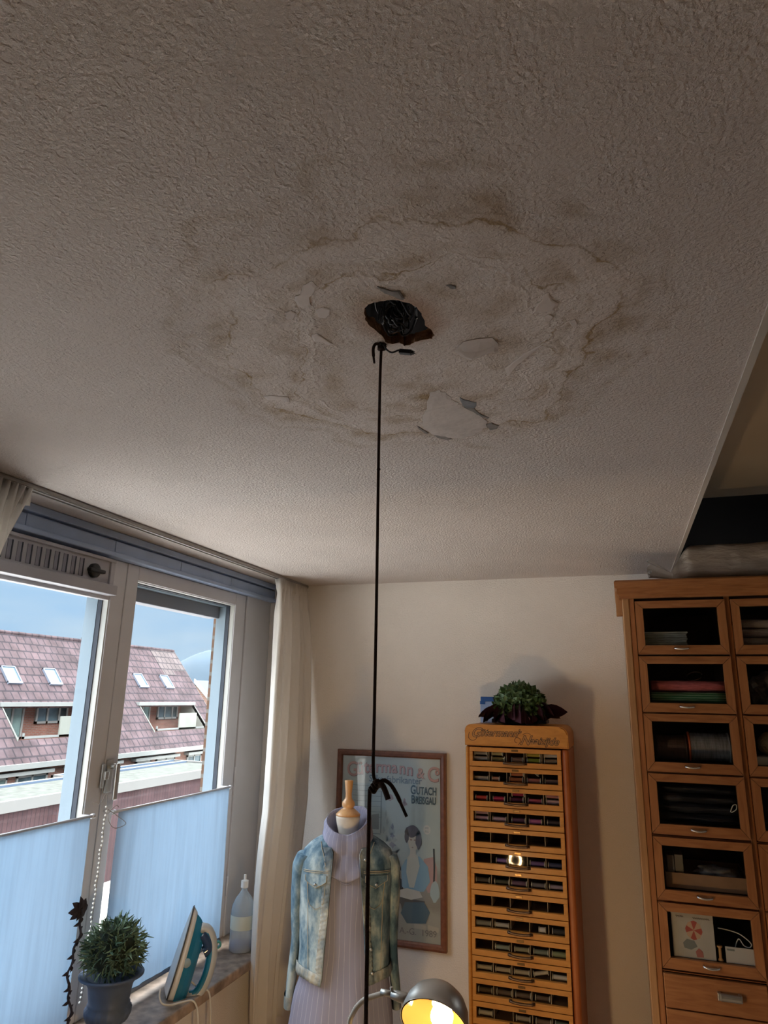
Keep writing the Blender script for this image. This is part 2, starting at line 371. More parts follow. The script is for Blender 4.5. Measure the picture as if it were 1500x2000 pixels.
# slab edge at the step and its top
hx = [bm.verts.new(p) for p in ((XE, YR-0.1, H+0.36), (XE, YB+0.1, H+0.36))]
bm.faces.new((v1[1], v1[2], hx[1], hx[0]))
ceiling = struct('ceiling', bm, [W_CEIL, M_BROKEN], normals=False)
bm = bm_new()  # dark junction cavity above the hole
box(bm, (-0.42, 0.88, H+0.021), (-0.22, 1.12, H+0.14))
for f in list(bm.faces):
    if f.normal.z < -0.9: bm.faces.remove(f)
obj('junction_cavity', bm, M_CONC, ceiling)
bm = bm_new()  # thin pale edging along the ceiling's free edge
box(bm, (XE-0.004, YR, H-0.004), (XE+0.010, YB-0.003, H+0.36)); struct('trim_1', bm, mat('edge_paint', (0.5, 0.46, 0.41), 0.7))

FL = {
'A':[(-0.251,1.113),(-0.238,1.097),(-0.228,1.090),(-0.206,1.087),(-0.178,1.090),(-0.170,1.108),(-0.173,1.126),(-0.185,1.125),(-0.196,1.126),(-0.210,1.131),(-0.226,1.133),(-0.240,1.126)],
'B':[(-0.322,0.883),(-0.317,0.888),(-0.310,0.894),(-0.304,0.901),(-0.291,0.905),(-0.290,0.925),(-0.293,0.929),(-0.299,0.924),(-0.309,0.910),(-0.317,0.904),(-0.320,0.895)],
'C':[(-0.218,0.912),(-0.210,0.912),(-0.203,0.918),(-0.205,0.924),(-0.212,0.925)],
'D':[(-0.288,1.319),(-0.281,1.333),(-0.259,1.356),(-0.261,1.371),(-0.269,1.384),(-0.285,1.381),(-0.290,1.363)],
'D2':[(-0.291,1.370),(-0.270,1.382),(-0.261,1.422),(-0.247,1.446),(-0.253,1.451),(-0.267,1.435),(-0.276,1.401)],
'D3':[(-0.262,1.484),(-0.247,1.477),(-0.234,1.498),(-0.242,1.513),(-0.257,1.516)],
'E':[(-0.395,1.512),(-0.378,1.513),(-0.358,1.552),(-0.371,1.557),(-0.390,1.534)],
'E2':[(-0.419,1.446),(-0.414,1.457),(-0.404,1.497),(-0.410,1.501),(-0.419,1.469)],
'S':[(-0.346,1.283),(-0.322,1.269),(-0.308,1.294),(-0.305,1.326),(-0.294,1.358),(-0.274,1.401),(-0.254,1.457),(-0.263,1.499),(-0.301,1.535),(-0.333,1.551),(-0.356,1.543),(-0.392,1.509),(-0.407,1.465),(-0.393,1.402),(-0.366,1.347)],
'G':[(-0.431,0.847),(-0.414,0.840),(-0.411,0.853),(-0.423,0.870),(-0.435,0.880),(-0.442,0.901),(-0.458,0.905),(-0.464,0.894),(-0.459,0.872),(-0.446,0.867)],
'H':[(-0.441,0.917),(-0.426,0.913),(-0.417,0.921),(-0.423,0.936),(-0.436,0.945),(-0.446,0.938)],
'I':[(-0.494,0.909),(-0.481,0.906),(-0.477,0.916),(-0.491,0.932),(-0.499,0.926)],
'J':[(-0.100,1.027),(-0.092,1.008),(-0.081,0.995),(-0.077,0.980),(-0.068,0.978),(-0.065,1.000),(-0.056,1.012),(-0.065,1.028),(-0.085,1.029)],
'K':[(-0.175,1.246),(-0.174,1.212),(-0.157,1.194),(-0.133,1.167),(-0.106,1.148),(-0.091,1.136),(-0.116,1.166),(-0.143,1.198),(-0.163,1.216)],
'L':[(-0.084,1.049),(-0.074,1.042),(-0.066,1.051),(-0.076,1.065),(-0.083,1.060)],
'M':[(-0.483,0.991),(-0.470,0.988),(-0.457,1.028),(-0.463,1.033),(-0.476,1.016),(-0.487,1.010)],
'N':[(-0.690,1.195),(-0.671,1.197),(-0.639,1.214),(-0.647,1.237),(-0.660,1.220),(-0.688,1.215)],
'O':[(-0.044,1.074),(-0.034,1.071),(-0.031,1.091),(-0.040,1.093)]}
def flake(key, material, drop, base=0.0006, far_drop=0.0):
    P = FL[key]; R_ = roughen(P, 5 if key == 'S' else 3, 0.0030 if key == 'S' else 0.0009)
    cx = sum(p[0] for p in P)/len(P); cy = sum(p[1] for p in P)/len(P); ym = max(p[1] for p in P); y0 = min(p[1] for p in P)
    bm = bm_new()
    def zf(x, y): return H - base - drop - far_drop*((y-y0)/(ym-y0))**2
    c0 = bm.verts.new((cx, cy, zf(cx, cy)-0.0006))
    a = [bm.verts.new((x, y, zf(x, y))) for x, y in R_]
    mid = [bm.verts.new((cx+(x-cx)*0.8, cy+(y-cy)*0.8, zf(x, y)-0.0008)) for x, y in R_]
    t_ = [bm.verts.new((x, y, zf(x, y)+0.0009)) for x, y in R_]
    n = len(R_)
    for i in range(n):
        j = (i+1) % n
        bm.faces.new((c0, mid[i], mid[j])); bm.faces.new((mid[i], a[i], a[j], mid[j])); bm.faces.new((a[i], t_[i], t_[j], a[j]))
    bm.faces.new(t_[::-1])
    return obj('paint_flake', bm, material, ceiling, smooth=False)
for k, m_, d, fd in (('A', M_FLAKE, 0.001, 0.014), ('B', M_FLAKE_B, 0.0002, 0.002), ('C', M_FLAKE_B, 0.0002, 0), ('D', M_FLAKE_BL, 0.0, 0.0), ('D2', M_FLAKE_B, 0.0, 0), ('D3', M_FLAKE_B, 0.0003, 0.002),
                  ('E', M_FLAKE_B, 0.0002, 0), ('E2', M_FLAKE_B, 0.0001, 0.001), ('S', M_SKIM, 0.0, 0.0022), ('G', M_FLAKE, 0.0002, 0.001), ('H', M_FLAKE, 0.0002, 0.001), ('I', M_FLAKE, 0.0002, 0.001),
                  ('J', M_FLAKE, 0.0002, 0.003), ('K', M_FLAKE, 0.0002, 0.003), ('L', M_FLAKE, 0.0002, 0.001), ('M', M_FLAKE, 0.0001, 0.001), ('N', M_FLAKE, 0.0002, 0.002), ('O', M_FLAKE, 0.0001, 0.001)):
    o = flake(k, m_, d, far_drop=fd)
    if k == 'A': o['label'] = 'large smooth flake of loose paint curling down'
    if k == 'D': o['label'] = 'bare bluish grey concrete where paint fell off'

# upper recess beyond the ceiling edge
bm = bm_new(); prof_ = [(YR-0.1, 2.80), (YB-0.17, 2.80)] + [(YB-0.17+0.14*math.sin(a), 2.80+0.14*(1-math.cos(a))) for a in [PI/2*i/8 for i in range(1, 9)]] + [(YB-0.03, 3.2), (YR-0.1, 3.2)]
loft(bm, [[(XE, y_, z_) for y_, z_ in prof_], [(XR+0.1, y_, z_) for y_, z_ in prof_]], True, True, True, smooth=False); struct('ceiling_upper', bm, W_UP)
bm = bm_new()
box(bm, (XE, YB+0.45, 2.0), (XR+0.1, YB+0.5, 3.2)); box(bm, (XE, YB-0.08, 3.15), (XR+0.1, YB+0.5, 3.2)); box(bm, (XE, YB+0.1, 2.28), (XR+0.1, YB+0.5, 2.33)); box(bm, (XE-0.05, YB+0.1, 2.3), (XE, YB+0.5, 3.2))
struct('wall_recess', bm, M_DARK)  # near-black box added behind the wall opening to give a black band
bm = bm_new(); box(bm, (-2.1, YB, 0), (XE, YB+0.1, H+0.02)); box(bm, (XE, YB, 0), (XR+0.1, YB+0.1, 2.36)); struct('wall_back', bm, W_WALL)
bm = bm_new(); box(bm, (XR, YR, 0), (XR+0.1, YB, 2.86)); struct('wall_right', bm, W_WALL)
bm = bm_new(); box(bm, (-2.0, YR-0.1, 0), (XR+0.1, YR, 2.86))
struct('wall_rear', bm, W_WALL)
# left wall: below the window band, the pier at the far end, the pier at the near end
bm = bm_new()
box(bm, (-2.01, YR, 0), (-1.68, YB, 0.66)); box(bm, (-2.01, YR, 0.66), (-1.72, 0.60, H)); box(bm, (-2.01, 3.53, 0.66), (-1.86, YB, H))
struct('wall_left', bm, W_WALL)
bm = bm_new(); box(bm, (-1.93, 3.262, 0.73), (-1.89, 3.53, 2.385), 0.002); struct('trim_2', bm, M_FRAME)
bm = bm_new(); box(bm, (-2.0, 0.60, 0.69), (-1.62, YB-0.002, 0.73), 0.008, seg=3); struct('trim_3', bm, M_SILL)   # window sill of brown stone
# head beam above the windows: two boards, shadow gap, lip
bm = bm_new()
box(bm, (-1.98, 0.60, 2.44), (-1.865, 3.55, 2.468), 0.003)
for a, b_ in ((0.60, 1.726), (1.729, 2.171), (2.174, 2.612), (2.615, 3.047), (3.05, 3.55)): box(bm, (-1.97, a, 2.385), (-1.868, b_, 2.43), 0.002)
box(bm, (-1.98, 0.60, 2.43), (-1.89, 3.55, 2.44)); box(bm, (-1.98, 0.60, 2.365), (-1.852, 3.55, 2.385), 0.006, seg=3)
struct('trim_4', bm, M_BEAM)
# exterior brick skin beside and above the windows, roller screen box
M_BRICK = None
def brick_mat(name, c1, c2, mortar, scale, axes='yz', rough=0.9, noise_a=0.25):
    m = bpy.data.materials.new(name); m.use_nodes = True; t = m.node_tree; b = t.nodes['Principled BSDF']; b.inputs['Roughness'].default_value = rough
    b.inputs['Specular IOR Level'].default_value = 0.2
    c = nd(t, 'ShaderNodeTexCoord'); s = nd(t, 'ShaderNodeSeparateXYZ'); q = nd(t, 'ShaderNodeCombineXYZ'); t.links.new(c.outputs['Object'], s.inputs[0])
    t.links.new(s.outputs[axes[0].upper()], q.inputs[0]); t.links.new(s.outputs[axes[1].upper()], q.inputs[1])
    k = nd(t, 'ShaderNodeTexBrick'); t.links.new(q.outputs[0], k.inputs['Vector'])
    k.inputs['Color1'].default_value = (*c1, 1); k.inputs['Color2'].default_value = (*c2, 1); k.inputs['Mortar'].default_value = (*mortar, 1)
    k.inputs['Scale'].default_value = 1.0; k.inputs['Brick Width'].default_value = scale[0]; k.inputs['Row Height'].default_value = scale[1]; k.inputs['Mortar Size'].default_value = scale[2]
    n = nd(t, 'ShaderNodeTexNoise'); n.inputs['Scale'].default_value = 1.3; n.inputs['Detail'].default_value = 8; t.links.new(c.outputs['Object'], n.inputs['Vector'])
    r = nd(t, 'ShaderNodeValToRGB'); t.links.new(n.outputs['Fac'], r.inputs[0]); r.color_ramp.elements[0].position = 0.3; r.color_ramp.elements[1].position = 0.7
    r.color_ramp.elements[0].color = (1-noise_a, 1-noise_a, 1-noise_a, 1); r.color_ramp.elements[1].color = (1+noise_a, 1+noise_a, 1+noise_a, 1)
    x_ = nd(t, 'ShaderNodeMix', data_type='RGBA', blend_type='MULTIPLY'); x_.inputs[0].default_value = 1
    t.links.new(k.outputs[0], x_.inputs[6]); t.links.new(r.outputs[0], x_.inputs[7]); t.links.new(x_.outputs[2], b.inputs['Base Color'])
    return m
M_BRICKN = brick_mat('facade_brick', (0.16, 0.09, 0.06), (0.12, 0.07, 0.045), (0.18, 0.16, 0.14), (0.21, 0.063, 0.01))
bm = bm_new(); box(bm, (-2.06, 3.215, -3.3), (-2.012, 5.2, 3.2)); box(bm, (-2.06, YR-0.2, -3.3), (-2.012, 3.215, 0.64)); box(bm, (-2.06, YR-0.2, 0.64), (-2.012, 0.6, 3.2)); struct('wall_facade', bm, M_BRICKN)
bm = bm_new(); box(bm, (-2.05, 0.60, 2.233), (-1.985, 3.146, 2.36), 0.004); box(bm, (-2.06, 0.60, 2.36), (-2.012, 3.21, 2.60)); struct('trim_5', bm, mat('screen_box', (0.20, 0.21, 0.25), 0.6))
bm = bm_new(); box(bm, (-2.06, YR-0.1, 2.6), (-2.012, 3.215, 3.2)); struct('wall_facade_upper', bm, M_BRICKN)

# ------------------------------------------------------------------ windows (inner face at x=-1.9)
def jamb_box(bm, lo, hi, mi=0, bev=0.002): box(bm, lo, hi, bev, mi)
# window_1: left glazing with ventilation grille; window_2: right casement
def glazing(name, y0, y1, z0, z1):
    """inner opening y0..y1, z0..z1; inner cream step, dark gasket, outer pale rebate"""
    bm = bm_new()
    t1 = 0.05
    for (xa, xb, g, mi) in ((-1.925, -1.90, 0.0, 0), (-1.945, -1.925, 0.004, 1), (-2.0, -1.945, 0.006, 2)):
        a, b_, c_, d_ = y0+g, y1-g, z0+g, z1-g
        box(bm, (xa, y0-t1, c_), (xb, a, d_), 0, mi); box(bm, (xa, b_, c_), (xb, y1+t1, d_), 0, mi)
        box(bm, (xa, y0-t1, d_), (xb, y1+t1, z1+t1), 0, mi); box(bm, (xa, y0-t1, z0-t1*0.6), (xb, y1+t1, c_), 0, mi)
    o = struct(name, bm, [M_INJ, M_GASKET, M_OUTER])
    bm = bm_new(); box(bm, (-1.938, y0-0.01, z0-0.01), (-1.932, y1+0.01, z1+0.01)); obj('glass_pane', bm, M_GLASS, o)
    return o
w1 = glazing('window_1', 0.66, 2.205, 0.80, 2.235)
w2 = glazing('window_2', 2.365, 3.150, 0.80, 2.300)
# timber faces towards the room
bm = bm_new()
box(bm, (-1.925, 2.210, 0.731), (-1.895, 2.289, 2.364), 0.003); box(bm, (-1.925, 2.291, 0.731), (-1.893, 2.362, 2.364), 0.003)
box(bm, (-1.925, 2.362, 2.303), (-1.893, 3.152, 2.364), 0.003); box(bm, (-1.925, 3.152, 0.731), (-1.893, 3.252, 2.364), 0.003)
box(bm, (-1.925, 2.362, 0.731), (-1.893, 3.152, 0.797), 0.003)
for z in (0.95, 1.45, 2.30): tube(bm, [(-1.888, 3.256, z-0.045), (-1.888, 3.256, z+0.045)], 0.006, 8)
obj('window_frame', bm, M_FRAME, w2)
bm = bm_new()
box(bm, (-1.925, 0.56, 2.20), (-1.896, 2.208, 2.364), 0.003); box(bm, (-1.925, 0.56, 0.731), (-1.896, 2.208, 0.797), 0.003); box(bm, (-1.925, 0.60, 0.731), (-1.896, 0.66, 2.364), 0.003)
obj('window_frame', bm, M_FRAME, w1)
# ventilation grille
vent = thing('ventilation_grille', 'grey metal ventilation grille above the pane beside the mullion', 'ventilation grille', (-1.88, 1.4, 2.22))
bm = bm_new()
box(bm, (-1.895, 0.60, 2.250), (-1.865, 2.165, 2.345), 0.002)
box(bm, (-1.895, 0.60, 2.340), (-1.852, 2.172, 2.352), 0.002); box(bm, (-1.895, 0.60, 2.214), (-1.845, 2.186, 2.252), 0.003); box(bm, (-1.895, 2.150, 2.250), (-1.856, 2.172, 2.345), 0.002)
obj('housing', bm, M_VENT, vent)
bm = bm_new()
y = 2.006
while y > 0.65:
    box(bm, (-1.866, y-0.016, 2.262), (-1.8625, y+0.001, 2.328), 0, 0); box(bm, (-1.866, y-0.001, 2.262), (-1.8605, y+0.0035, 2.328), 0, 1); y -= 0.0405
obj('slot', bm, [mat('vent_slot', (0.26, 0.26, 0.31), 0.6), M_GASKET], vent)
bm = bm_new()
mt = Matrix.Rotation(R(90), 4, 'Y')
lathe(bm, [(0.0, 0.020), (0.022, 0.019), (0.027, 0.014), (0.027, 0.0)], (-1.866, 2.063, 2.292), 24, mat=mt, cap0=False)
box(bm, (-1.858, 2.022, 2.284), (-1.838, 2.104, 2.298), 0.004)
obj('knob', bm, M_BLACK, vent)
# casement handle
hd = thing('window_handle', 'metal lever handle on the right casement beside the mullion', 'window handle', (-1.893, 2.32, 1.52))
bm = bm_new(); box(bm, (-1.8925, 2.268, 1.500), (-1.883, 2.286, 1.585), 0.003); box(bm, (-1.8925, 2.293, 1.48), (-1.884, 2.330, 1.600), 0.003); box(bm, (-1.884, 2.270, 1.53), (-1.868, 2.292, 1.56), 0.004); obj('plate', bm, M_STEEL, hd)
bm = bm_new(); lathe(bm, [(0.0, 0.03), (0.010, 0.03), (0.010, 0.0)], (-1.885, 2.318, 1.575), 14, mat=mt)
box(bm, (-1.862, 2.308, 1.455), (-1.850, 2.330, 1.588), 0.005, seg=3); obj('lever', bm, M_STEEL, hd)

# ------------------------------------------------------------------ curtains and rail
bm = bm_new()
box(bm, (-1.722, 0.62, 2.456), (-1.690, 3.60, 2.4685), 0.001); box(bm, (-1.719, 0.62, 2.452), (-1.716, 3.60, 2.457)); box(bm, (-1.696, 0.62, 2.452), (-1.693, 3.60, 2.457))
tag(obj('curtain_rail', bm, mat('rail_alu', (0.34, 0.33, 0.31), 0.45, 0.2)), 'slim pale metal curtain rail running along the ceiling above the windows', 'curtain rail')

def pleats(a, b_, n_p, u):  # pleat wave
    return math.sin(u*2*PI*n_p + 0.5*math.sin(u*9))
def curtain(name, label, y0t, y1t, y0b, y1b, ztop, zbot, np_, amp_b, mid=None, out=0.12, seed=0):
    c = thing(name, label, 'curtain', (-1.70, (y0t+y1t)/2, ztop))
    bm = bm_new(); N = 150; K = 50; rings = []
    for k in range(K+1):
        s = k/K; z = ztop + (zbot-ztop)*s
        head = min(1, s/0.09)
        e_ = s*s*(3-2*s)
        ya = y0t + (y0b-y0t)*e_; yb = y1t + (y1b-y1t)*e_
        if mid: ya += mid[0]*math.sin(PI*s); yb += mid[1]*math.sin(PI*s)
        xo = -1.705 + out*min(1, s/0.55)
        row = []
        for i in range(N+1):
            u = i/N
            big = math.sin(u*2*PI*np_*0.5 + seed + 0.6*math.sin(3*s+seed))*amp_b*head
            fine = math.sin(u*2*PI*np_*2.0+seed)*(0.020*(1-head)+0.004) + math.sin(u*2*PI*np_*1.3+2*s)*0.009*head
            row.append((xo+big+fine+noise.noise((u*6, s*3, seed))*0.012*head, ya+(yb-ya)*u+0.012*math.sin(u*2*PI*np_*0.5+1.3)*head, z))
        rings.append(row)
    loft(bm, rings, closed=False)
    o = obj('fabric', bm, M_CURT, c, smooth=True, normals=False)
    md = o.modifiers.new('thick', 'SOLIDIFY'); md.thickness = 0.0012
    bm = bm_new(); rings = []
    for z, dz in ((ztop+0.002, 0), (ztop-0.055, 0)):
        rings.append([(-1.700+math.sin(i/120*2*PI*np_*2+seed)*0.014, y0t+(y1t-y0t)*i/120, z) for i in range(121)])
    loft(bm, rings, closed=False); o = obj('heading_tape', bm, M_CURT, c, smooth=True, normals=False)
    md = o.modifiers.new('thick', 'SOLIDIFY'); md.thickness = 0.002
    return c
curtain('curtain', 'white curtain hanging in the corner to the right of the windows', 3.235, 3.585, 3.02, 3.33, 2.452, 0.43, 7, 0.020, mid=(-0.10, 0.07), out=0.105, seed=0.4)
curtain('curtain', 'beige pleated curtain gathered at the near end of the rail, beside the ventilation grille', 0.95, 1.565, 0.85, 1.30, 2.452, 0.43, 11, 0.03, mid=(0, -0.16), out=0.10, seed=2.1)

def cafe(label, y0, y1, z1, z0, seed):
    c = thing('cafe_curtain', label, 'cafe curtain', (-1.84, (y0+y1)/2, z1), group='half-height curtains on rods')
    bm = bm_new(); tube(bm, [(-1.84, y0-0.006, z1), (-1.84, y1+0.006, z1)], 0.0055, 10)
    for yy in (y0-0.008, y1+0.008): lathe(bm, [(0, -0.008), (0.009, -0.006), (0.009, 0.006), (0, 0.008)], (-1.84, yy, z1), 12, mat=Matrix.Rotation(R(90), 4, 'X'))
    for yy in (y0+0.0, y1-0.0): box(bm, (-1.892, yy-0.004, z1-0.004), (-1.84, yy+0.004, z1+0.004), 0.001)
    obj('rod', bm, mat('rod_%d' % seed, (0.55, 0.55, 0.58), 0.35, 0.3), c)
    bm = bm_new(); rings = []
    for k in range(31):
        s = k/30; z = z1-0.002-(z1-z0)*s
        rings.append([(-1.8335+0.003*s+noise.noise((i*0.12, s*1.2, seed*3.1))*0.006*min(1, s*6)+0.0015*math.sin(i*0.9), y0+0.012+(y1-y0-0.024)*i/80, z) for i in range(81)])
    loft(bm, rings, closed=False); o = obj('fabric', bm, M_CAFE, c, smooth=True, normals=False)
    bm = bm_new(); tube(bm, [(-1.83, y0+0.012, z0), (-1.83, y1-0.012, z0)], 0.008, 8); obj('hem_rod', bm, M_CAFE, c)
    return c
cafe('white half-height curtain on the left window, behind the urn side', 0.75, 2.185, 1.418, 0.765, 1)
cafe('white half-height curtain on the right casement, behind the iron', 2.312, 3.130, 1.416, 0.765, 2)
# bead cord between the windows
bc = thing('bead_chain', 'thin white bead chain hanging down the mullion between the two half curtains', 'bead chain', (-1.845, 2.255, 1.44))
bm = bm_new()
for k in range(44):
    z = 1.44-k*0.0145; bmesh.ops.create_uvsphere(bm, u_segments=6, v_segments=5, radius=0.0042, matrix=Matrix.Translation((-1.842+0.002*math.sin(k), 2.262-0.0004*k+0.002*math.sin(k*1.7), z)))
obj('bead', bm, M_WHITE, bc, smooth=True)
bm = bm_new(); tube(bm, spline([(-1.89, 2.24, 1.455), (-1.86, 2.25, 1.45), (-1.842, 2.262, 1.44), (-1.842, 2.25, 0.82)], 5), 0.0012, 5)
tube(bm, spline([(-1.84, 2.27, 1.43), (-1.82, 2.31, 1.40), (-1.80, 2.33, 1.375), (-1.82, 2.29, 1.365), (-1.83, 2.26, 1.41), (-1.83, 2.30, 1.44), (-1.84, 2.33, 1.43)], 6), 0.0013, 5); obj('string', bm, mat('string', (0.25, 0.22, 0.2), 0.8), bc)

# ------------------------------------------------------------------ rope and wires at the hole
rope = thing('hanging_cord', 'long dark brown cord knotted below the ceiling hole and hanging straight down', 'cord', (-0.373, 1.06, 2.45))
bm = bm_new()
pts = [(-0.374, 1.058, 2.468), (-0.376, 1.06, 2.40), (-0.3755, 1.06, 2.23), (-0.374, 1.06, 2.02), (-0.3735, 1.06, 1.84), (-0.3735, 1.06, 1.745), (-0.370, 1.06, 1.727)]
tube(bm, spline(pts, 10), 0.0027, 8)
tube(bm, spline([(-0.369, 1.06, 1.722), (-0.376, 1.058, 1.714), (-0.3785, 1.06, 1.695), (-0.378, 1.06, 1.55), (-0.3765, 1.06, 1.42), (-0.376, 1.06, 0.8)], 10), 0.0031, 8)
obj('cord', bm, M_ROPE, rope, smooth=True)
bm = bm_new()
for k in range(3): tube(bm, spline([(-0.373+0.004*math.cos(a)+k*0.003, 1.06+0.0055*math.sin(a), 1.713+0.0045*k+0.003*math.sin(a*2)) for a in [i*PI/4 for i in range(9)]], 3), 0.0030, 6)
tube(bm, spline([(-0.372, 1.062, 1.716), (-0.366, 1.054, 1.726), (-0.358, 1.06, 1.722)], 4), 0.004, 6)
obj('knot', bm, M_ROPE, rope, smooth=True); bm = bm_new(); bmesh.ops.create_uvsphere(bm, u_segments=10, v_segments=8, radius=0.0022, matrix=Matrix.Translation((-0.3752, 1.06, 2.231)) @ Matrix.Diagonal((1.6, 1.6, 1.3, 1)))
obj('knot', bm, M_ROPE, rope, smooth=True)
bm = bm_new()
tube(bm, spline([(-0.364, 1.06, 1.722), (-0.355, 1.058, 1.7275), (-0.343, 1.056, 1.722), (-0.333, 1.056, 1.708), (-0.325, 1.056, 1.693), (-0.3175, 1.056, 1.679)], 6), [0.0032]*22+[0.0024]*9, 8)
tube(bm, spline([(-0.362, 1.058, 1.720), (-0.356, 1.052, 1.722), (-0.350, 1.05, 1.714), (-0.345, 1.05, 1.702)], 6), 0.0042, 8)
obj('tail', bm, M_ROPE, rope, smooth=True)
bm = bm_new()
for k in range(3): tube(bm, spline([(-0.373+0.0055*math.cos(a), 1.058+0.006*math.sin(a), 2.461+0.004*k+0.002*math.sin(a)) for a in [i*PI/4 for i in range(9)]], 3), 0.0032, 6)
tube(bm, spline([(-0.374, 1.055, 2.466), (-0.3815, 1.05, 2.468), (-0.3865, 1.05, 2.460), (-0.386, 1.05, 2.445), (-0.384, 1.05, 2.430)], 5), [0.0029]*16+[0.0021]*5, 7)
obj('knot', bm, M_ROPE, rope, smooth=True)
wires = thing('electrical_wires', 'tangle of black electric wires in the ceiling hole with a connector dangling', 'wires', (-0.33, 1.0, 2.48))
bm = bm_new()
tube(bm, spline([(-0.347, 1.02, 2.520), (-0.362, 1.04, 2.506), (-0.374, 1.045, 2.500), (-0.379, 1.05, 2.488), (-0.375, 1.05, 2.476), (-0.372, 1.05, 2.464)], 6), 0.0019, 7)
tube(bm, spline([(-0.372, 1.052, 2.466), (-0.366, 1.05, 2.462), (-0.361, 1.05, 2.453), (-0.351, 1.05, 2.446), (-0.338, 1.05, 2.4485), (-0.330, 1.05, 2.446)], 6), 0.0017, 7)
rnd = random.Random(3)
for k in range(20):
    a0 = rnd.uniform(0, 2*PI); c0 = (-0.325+rnd.uniform(-0.012, 0.012), 1.0+rnd.uniform(-0.02, 0.025)); rr_ = rnd.uniform(0.012, 0.030)
    P_ = []
    for i in range(7):
        a = a0 + i*rnd.uniform(0.5, 0.9); P_.append((c0[0]+rr_*math.cos(a), c0[1]+rr_*math.sin(a)*1.2, H+rnd.uniform(0.0, 0.05)))
    tube(bm, spline(P_, 4), rnd.choice((0.0012, 0.0016, 0.002)), 6)
obj('wire', bm, M_WIRE, wires, smooth=True)
bm = bm_new(); q = Matrix.Translation((-0.324, 1.05, 2.4425)) @ Matrix.Rotation(R(14), 4, 'Y')
box(bm, (-0.013, -0.0045, -0.004), (0.010, 0.0045, 0.004), 0.001); box(bm, (0.010, -0.003, -0.0028), (0.0135, 0.003, 0.0028))
for i in range(2): tube(bm, [(0.013, -0.0015+0.003*i, 0), (0.0165, -0.002+0.004*i, 0.0012-0.002*i)], 0.0008, 5)
bmesh.ops.transform(bm, matrix=q, verts=bm.verts); obj('connector', bm, M_BLACK, wires)
bm = bm_new(); lathe(bm, [(0.002, 0.0), (0.0028, 0.001), (0.0028, 0.004), (0.001, 0.006)], (-0.318, 0.975, 2.505), 8); obj('ferrule', bm, M_CHROME, wires); bm = bm_new(); lathe(bm, [(0.0015, 0.0), (0.0022, 0.001), (0.0022, 0.005), (0.001, 0.006)], (-0.300, 1.03, 2.492), 8)
obj('ferrule', bm, M_CHROME, wires)

# ------------------------------------------------------------------ outside: ground, garages, houses, hill
M_TILE = brick_mat('roof_tiles', (0.094, 0.064, 0.068), (0.075, 0.053, 0.058), (0.036, 0.029, 0.034), (0.36, 0.32, 0.030), noise_a=0.35)
M_TILE2 = brick_mat('roof_tiles_pale', (0.135, 0.108, 0.105), (0.115, 0.092, 0.09), (0.05, 0.042, 0.046), (0.36, 0.32, 0.030), noise_a=0.2)
M_HBRICK = brick_mat('house_brick', (0.22, 0.095, 0.07), (0.17, 0.075, 0.055), (0.18, 0.14, 0.12), (0.21, 0.065, 0.012))
M_DBRICK = brick_mat('garage_cladding', (0.065, 0.036, 0.038), (0.056, 0.031, 0.034), (0.035, 0.022, 0.025), (0.14, 6.0, 0.012))
M_HWHITE = mat('house_white', (0.23, 0.24, 0.23), 0.6, noise_s=2, noise_a=0.05)
M_CREAM = mat('balcony_cream', (0.23, 0.24, 0.21), 0.6, noise_s=2, noise_a=0.06)
M_HGLASS = mat('house_glass', (0.05, 0.08, 0.095), 0.2, spec=0.4, noise_s=1.2, noise_a=0.7)
M_HGLASSL = mat('house_glass_curtained', (0.14, 0.21, 0.20), 0.2, spec=0.4, noise_s=1.6, noise_a=0.35)
M_SKYL = mat('skylight_glass', (0.09, 0.15, 0.21), 0.25, spec=0.3)
M_SKYF = mat('skylight_frame', (0.17, 0.19, 0.24), 0.5)
M_GRAVEL = mat('roof_gravel', (0.072, 0.077, 0.066), 0.95, noise_s=5, noise_a=0.35, det=10)
M_ROOFEDGE = mat('roof_edge_blue', (0.10, 0.14, 0.21), 0.6)
GZ = -3.3
bm = bm_new(); box(bm, (-140, -60, GZ-0.2), (-2.06, 160, GZ)); struct('ground', bm, mat('paving', (0.6, 0.56, 0.52), 0.9, noise_s=1.2, noise_a=0.3))

SL = math.tan(R(50))
def rp(y, z, off=0.0, u0=(0, 0)):   # point on the roof slope, local to a house unit: eave at x=0, z=ZE
    return Vector((-(z-ZE)/SL + off*math.sin(R(50)), y, z + off*math.cos(R(50))))
ZE = -0.59-GZ; ZR = 4.18-GZ; UW = 7.8
def quad(bm, pts, mi=0):
    f = bm.faces.new([bm.verts.new(p) for p in pts]); f.material_index = mi; return f
def slope_slab(bm, y0, y1, z0, z1, th=0.12, mi=0):
    a = [rp(y0, z0), rp(y1, z0), rp(y1, z1), rp(y0, z1)]; d = Vector((-math.sin(R(50)), 0, -math.cos(R(50))))*th
    b_ = [p+d for p in a]; va = [bm.verts.new(p) for p in a]; vb = [bm.verts.new(p) for p in b_]
    fs = [bm.faces.new(va), bm.faces.new(vb[::-1])]
    for i in range(4): fs.append(bm.faces.new((va[(i+1) % 4], va[i], vb[i], vb[(i+1) % 4])))
    for f in fs: f.material_index = mi
def lpart(name, bm, m, parent): return obj(name, bm, m, parent, world=False)
